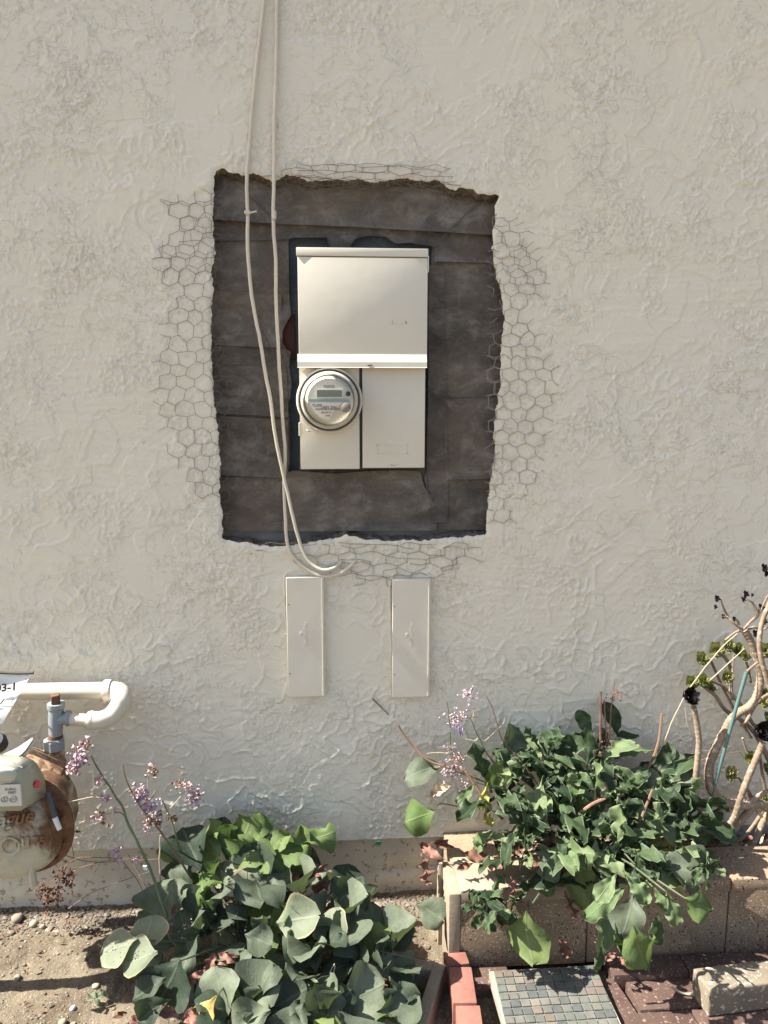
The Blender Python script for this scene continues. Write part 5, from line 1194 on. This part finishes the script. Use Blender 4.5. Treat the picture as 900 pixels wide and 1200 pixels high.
for i in range(NT_):
    for j in range(NT_):
        c = A + u * ts * (i + .67) + v * ts * (j + .67)
        o = bpy.data.objects.new('tile', tmesh[rr.choice((0, 0, 1, 1, 2, 3, 2, 3, 4, 5, 6, 7, 8, 9))]); C.objects.link(o); o.parent = tp_
        o.location = Vector((c.x, c.y, ztp + .002 + rr.uniform(-.0006, .0006))) - Vector(tp_.location); o.rotation_euler = (rr.uniform(-.012, .012), rr.uniform(-.012, .012), ang + rr.uniform(-.02, .02))

# dark red brick paving along the block wall
bp = bpy.data.objects.new('brick_paving', None); C.objects.link(bp); bp.location = (1.0, -.5, 0); bp['kind'] = 'structure'; bpy.context.view_layer.update()
p = W(712, 1150, YF - .03)
x_ = p.x
for k in range(9):
    MB().box((x_ + .1, YF - .036, -.022 + rr.uniform(-.002, .002)), (.197, .062, .06), Euler((0, 0, rr.uniform(-.01, .01))), bevel=.004, seg=2).build('brick', M_brickdark, bp, True); x_ += .2
x_ = W(560, 1150, YF - .03).x
for k in range(1):
    MB().box((x_ + .02, YF - .036, -.03), (.12, .06, .06), bevel=.004, seg=2).build('brick', M_brickdark, bp, True)
for r_ in range(5):
    x_ = p.x + .03 - (r_ % 2) * .1 + .03 * r_
    for k in range(8):
        MB().box((x_ + .098, YF - .115 - r_ * .0985, -.035 + rr.uniform(-.002, .002)), (.193, .094, .05), Euler((rr.uniform(-.01, .01), rr.uniform(-.01, .01), rr.uniform(-.015, .015))), bevel=.004, seg=2).build('brick', M_brickdark, bp, True); x_ += .197
lx = G(738, 1172, -.01); MB().box((lx.x - .02, -.56, -.034), (.07, .40, .05), Euler((0, 0, R(8))), bevel=.004, seg=2).build('brick', M_brickdark, bp, True)
# buff block lying on the paving, with a dry reed on it
q = G(822, 1187, -.008); lb = MB(); lb.box((0, 0, 0), (.30, .075, .072), bevel=.006, seg=3); o = lb.build('loose_block', rough_mat('buff concrete', (.15, .125, .09), (.21, .175, .125), 12, 140, .6, .003, speck=(100, (.55, .5, .4))), None, True)
o.location = (q.x + .155, q.y + .036, .028); o.rotation_euler = (0, 0, R(5)); tag(o, 'buff concrete block lying loose on the dark red paving at the lower right', 'concrete block')
rd_ = thing('dry_reed', 'long dry tan reed blade resting on the loose buff block', 'dry reed', G(840, 1160, .06))
P = catmull([W(785, 1156, -.43), W(805, 1165, -.43), W(835, 1162, -.445), (W(865, 1158, -.445)), W(900, 1158, -.44), W(950, 1165, -.42)], 5)
MB().tube(P, [.001] + [.0035] * (len(P) - 2) + [.002], 6).build('reed_blade', M_stemt, rd_, True)
# dandelion-like seed tuft on the block face
rs_ = thing('seed_tuft', 'small straw coloured burst of dry seed threads on the block wall face', 'seed head', W(803, 1103, YF - .01))
mb = MB(); c = W(803, 1102, YF - .02)
for i in range(34):
    d = Vector((rr.gauss(0, 1), -abs(rr.gauss(0, .5)), rr.gauss(0, 1))).normalized(); mb.tube([c, c + d * rr.uniform(.008, .022)], .0005, 4, False)
mb.tube([c, c + Vector((.0, .0, .03))], .0007, 4); mb.build('seed_threads', M_stemt, rs_)

# ================================================================= TREE HOUSELEEK (curled stems with rosettes)
rr = random.Random(55)
sq = thing('tree_succulent', 'leggy succulent with thick curling tan stems and black and green rosettes at the right edge', 'succulent', (W(855, 1005, -.12).x, -.12, .15))
def branch(pts, r0, r1, m=M_bark, name='branch'):
    P = catmull([W(*p) for p in pts], 11); n = len(P)
    return MB().tube(P, [(r0 + (r1 - r0) * i / (n - 1)) * (1 + (.07 if i % 3 == 0 else -.03) + .12 * mn.noise(P[i] * 45)) for i in range(n)], 12).build(name, m, sq, True)
branch([(813,828,-.16),(817,850,-.16),(819,870,-.16),(817,895,-.16),(815,920,-.16),(817,940,-.16),(824,952,-.16),(835,954,-.15),(846,949,-.14),(850,942,-.13)], .0075, .0095)
branch([(872,738,-.14),(880,752,-.14),(888,775,-.14),(891,795,-.14),(887,815,-.14),(878,828,-.14),(868,834,-.14),(858,842,-.14),(850,856,-.14),(840,875,-.15),(832,895,-.15),(831,915,-.15),(838,932,-.15),(852,941,-.14),(870,943,-.13),(890,942,-.12),(905,950,-.11)], .0095, .014)
branch([(894,870,-.2),(888,885,-.2),(878,908,-.2),(868,935,-.2),(862,955,-.19),(853,968,-.18),(845,966,-.17),(841,958,-.16),(846,948,-.15),(856,940,-.14)], .0085, .0095)
branch([(884,944,-.13),(874,955,-.13),(862,967,-.13),(852,982,-.13),(845,995,-.13),(838,1005,-.13)], .011, .012)
branch([(903,950,-.10),(893,965,-.1),(886,985,-.11),(878,995,-.12),(872,1000,-.12)], .010, .010)
branch([(825,805,-.08),(838,815,-.08),(850,832,-.08),(870,845,-.08),(885,860,-.08),(895,878,-.08),(905,900,-.08)], .0045, .0075, M_barkd)
branch([(868,851,-.09),(876,843,-.09),(884,828,-.09),(893,818,-.09),(905,812,-.09)], .004, .006, M_bark)
branch([(832,772,-.06),(840,790,-.06),(850,812,-.06),(862,835,-.06),(880,865,-.06)], .0035, .005, M_barkd)
branch([(846,766,-.08),(855,780,-.08),(857,800,-.08),(858,820,-.08)], .005, .004, M_barkd)
branch([(860,767,-.09),(858,790,-.09),(855,810,-.09)], .003, .003, M_bark); branch([(869,765,-.07),(876,780,-.07),(880,800,-.07)], .003, .0035, M_barkd)
branch([(866,912,-.13),(878,928,-.12),(885,945,-.12)], .003, .004, M_barkd)
branch([(905,700,-.2),(893,730,-.2),(890,760,-.2),(897,790,-.2),(905,815,-.2)], .006, .007)
branch([(896,960,-.1),(880,940,-.09),(874,915,-.09),(882,890,-.08)], .004, .003, M_barkd); branch([(832,797,-.09),(850,806,-.08),(868,826,-.08),(884,850,-.08),(905,870,-.08)], .004, .006, M_barkd)
branch([(905,925,-.14),(890,932,-.13),(878,940,-.13)], .006, .007); branch([(905,985,-.12),(885,996,-.12),(868,1004,-.12)], .008, .006); branch([(841,1008,-.12),(856,994,-.11),(876,976,-.1),(895,950,-.09)], .006, .005)
branch([(890,880,-.09),(893,905,-.09),(897,930,-.09),(896,955,-.09)], .004, .005, M_barkd)
branch([(870,865,-.07),(875,880,-.07),(883,895,-.07)], .003, .004, M_bark); branch([(850,750,-.1),(862,741,-.11),(872,738,-.14)], .0025, .004, M_bark)
for pts in ([(871,738,-.14),(880,728,-.14),(890,718,-.14),(899,700,-.14),(910,685,-.14)], [(871,738,-.14),(860,730,-.14),(853,722,-.13),(847,710,-.13),(845,702,-.13)], [(873,739,-.14),(884,735,-.13),(892,738,-.13),(903,734,-.13)], [(880,728,-.14),(888,722,-.14),(890,712,-.14)], [(888,720,-.14),(883,708,-.14),(876,702,-.14)], [(855,724,-.13),(850,723,-.13),(846,722,-.13)], [(866,734,-.13),(865,728,-.13),(861,725,-.13)]):
    branch(pts, .004, .002, M_bark, 'twig')
stemline(sq, [(821,785,-.05),(828,792,-.05),(845,800,-.05)], .001, .001, M_stemd, 'twig'); stemline(sq, [(803,830,-.1),(806,850,-.1),(815,865,-.1),(822,872,-.08)], .0012, .0008, M_stemt, 'dry_root')
stemline(sq, [(795,912,-.1),(812,895,-.1),(845,885,-.08),(870,880,-.06)], .0015, .001, M_stemd, 'twig'); stemline(sq, [(798,870,-.07),(830,880,-.05),(860,875,-.04),(872,888,-.04)], .001, .0008, M_stemt, 'dry_root')
stemline(sq, [(832,797,-.16),(856,775,-.15),(872,760,-.14)], .0016, .0012, M_stemt, 'dry_stalk')
def rosette(px, py, Y, rpx, m, kind, n=18, axis_=(0, -1, .4), name='rosette', lab=None):
    c = W(px, py, Y); r = rpx * (Y - CO.y) / F; mb = MB(); ax_ = Vector(axis_).normalized(); u = ax_.orthogonal().normalized(); v = ax_.cross(u); uvs = []
    for i in range(n):
        t = i / n; a = i * 2.39996; rad = r * (.25 + .75 * t); lift = r * (.75 * (1 - t)) if kind == 'open' else r * (.3 + .6 * math.sin(t * 2.2)); 
        d = u * math.cos(a) + v * math.sin(a); s = ax_.cross(d)
        if kind == 'cup': base = c - ax_ * r * .7 + d * rad * .45; tip = c + d * rad + ax_ * (lift * .3 - r * .2 * (1 - t)); wd = r * .36
        else: base = c - ax_ * r * .35; tip = c + d * rad + ax_ * (lift - r * .3); wd = r * .30 * (.5 + t)
        mid = base.lerp(tip, .62) + ax_ * (-.08 * r)
        V = [base - s * wd * .3, base + s * wd * .3, mid + s * wd, tip + s * wd * .25 + ax_ * r * .06, tip - s * wd * .25 + ax_ * r * .06, mid - s * wd, mid - ax_ * wd * .35]
        mb.add(V, [(0, 1, 6), (1, 2, 6), (2, 3, 6), (3, 4, 6), (4, 5, 6), (5, 0, 6)])
    o = mb.build(name, m, sq, False); me_ = o.data; ul = me_.uv_layers.new(name='UVMap')
    for lp_ in me_.loops:
        k = lp_.vertex_index % 7; ul.data[lp_.index].uv = ((.3, 0), (.7, 0), (.95, .6), (.7, 1), (.3, 1), (.05, .6), (.5, .6))[k]
    if lab: o['label'] = lab
    return o
rosette(810, 816, -.165, 13, M_black, 'cup', 26, (.1, -1, .75), lab='black cup-shaped rosette'); rosette(895, 857, -.205, 15, M_black, 'cup', 28, (-.1, -1, .5), lab='black cup-shaped rosette')
for (px, py, r, Y) in ((882,890,8,-.08),(874,768,7,-.1),(903,840,8,-.1),(834,806,6,-.08),(902,900,8,-.1),(824,771,9,-.07),(841,761,10.5,-.08),(856,756,9,-.08),(867,760,9,-.08),(854,793,9,-.10),(812,799,9,-.10),(826,797,9.5,-.09),(897,762,10,-.07),(898,814,9,-.08),(896,822,8,-.1),(880,887,8,-.08),(859,907,10.5,-.13),(896,936,9,-.11),(905,905,7,-.1),(900,790,6,-.06)):
    rosette(px, py, Y, r * 1.15, M_succ, 'open', 30, (rr.uniform(-.4, .4), -1, rr.uniform(.2, .9)))
for (px, py, r, Y) in ((841,701,5.5,-.13),(839,711,3.5,-.13),(848,722,4,-.13),(861,725,4,-.13),(875,696,6,-.14),(872,702,5,-.14),(893,711,6,-.14),(897,665,7,-.14),(899,672,5,-.14),(886,742,6,-.12),(897,728,5,-.13),(882,697,3,-.14)):
    rosette(px, py, Y, r, M_black, 'open', 9, (rr.uniform(-.6, .6), -1, rr.uniform(.3, 1)), 'withered_rosette')
stk_ = thing('garden_stake', 'dark green coated garden stake leaning between the succulent stems', 'stake', W(827, 975, -.17))
sp_ = catmull([W(880, 772, -.17), W(872, 788, -.172), W(862, 830, -.175), W(845, 890, -.17), (W(835, 930, -.16)), W(826, 985, -.15)], 4)
MB().tube([W(888, 776, -.168), W(882, 781, -.168), W(875, 787, -.17)], .0035, 8).build('stake_tip', M_barkd, stk_, True)
MB().tube([W(875, 787, -.17), W(862, 832, -.172), W(846, 890, -.168), W(834, 935, -.16), W(826, 985, -.14)], [.0052, .0050, .0048, .0043, .004], 10).build('rod', M_stake, stk_, True)
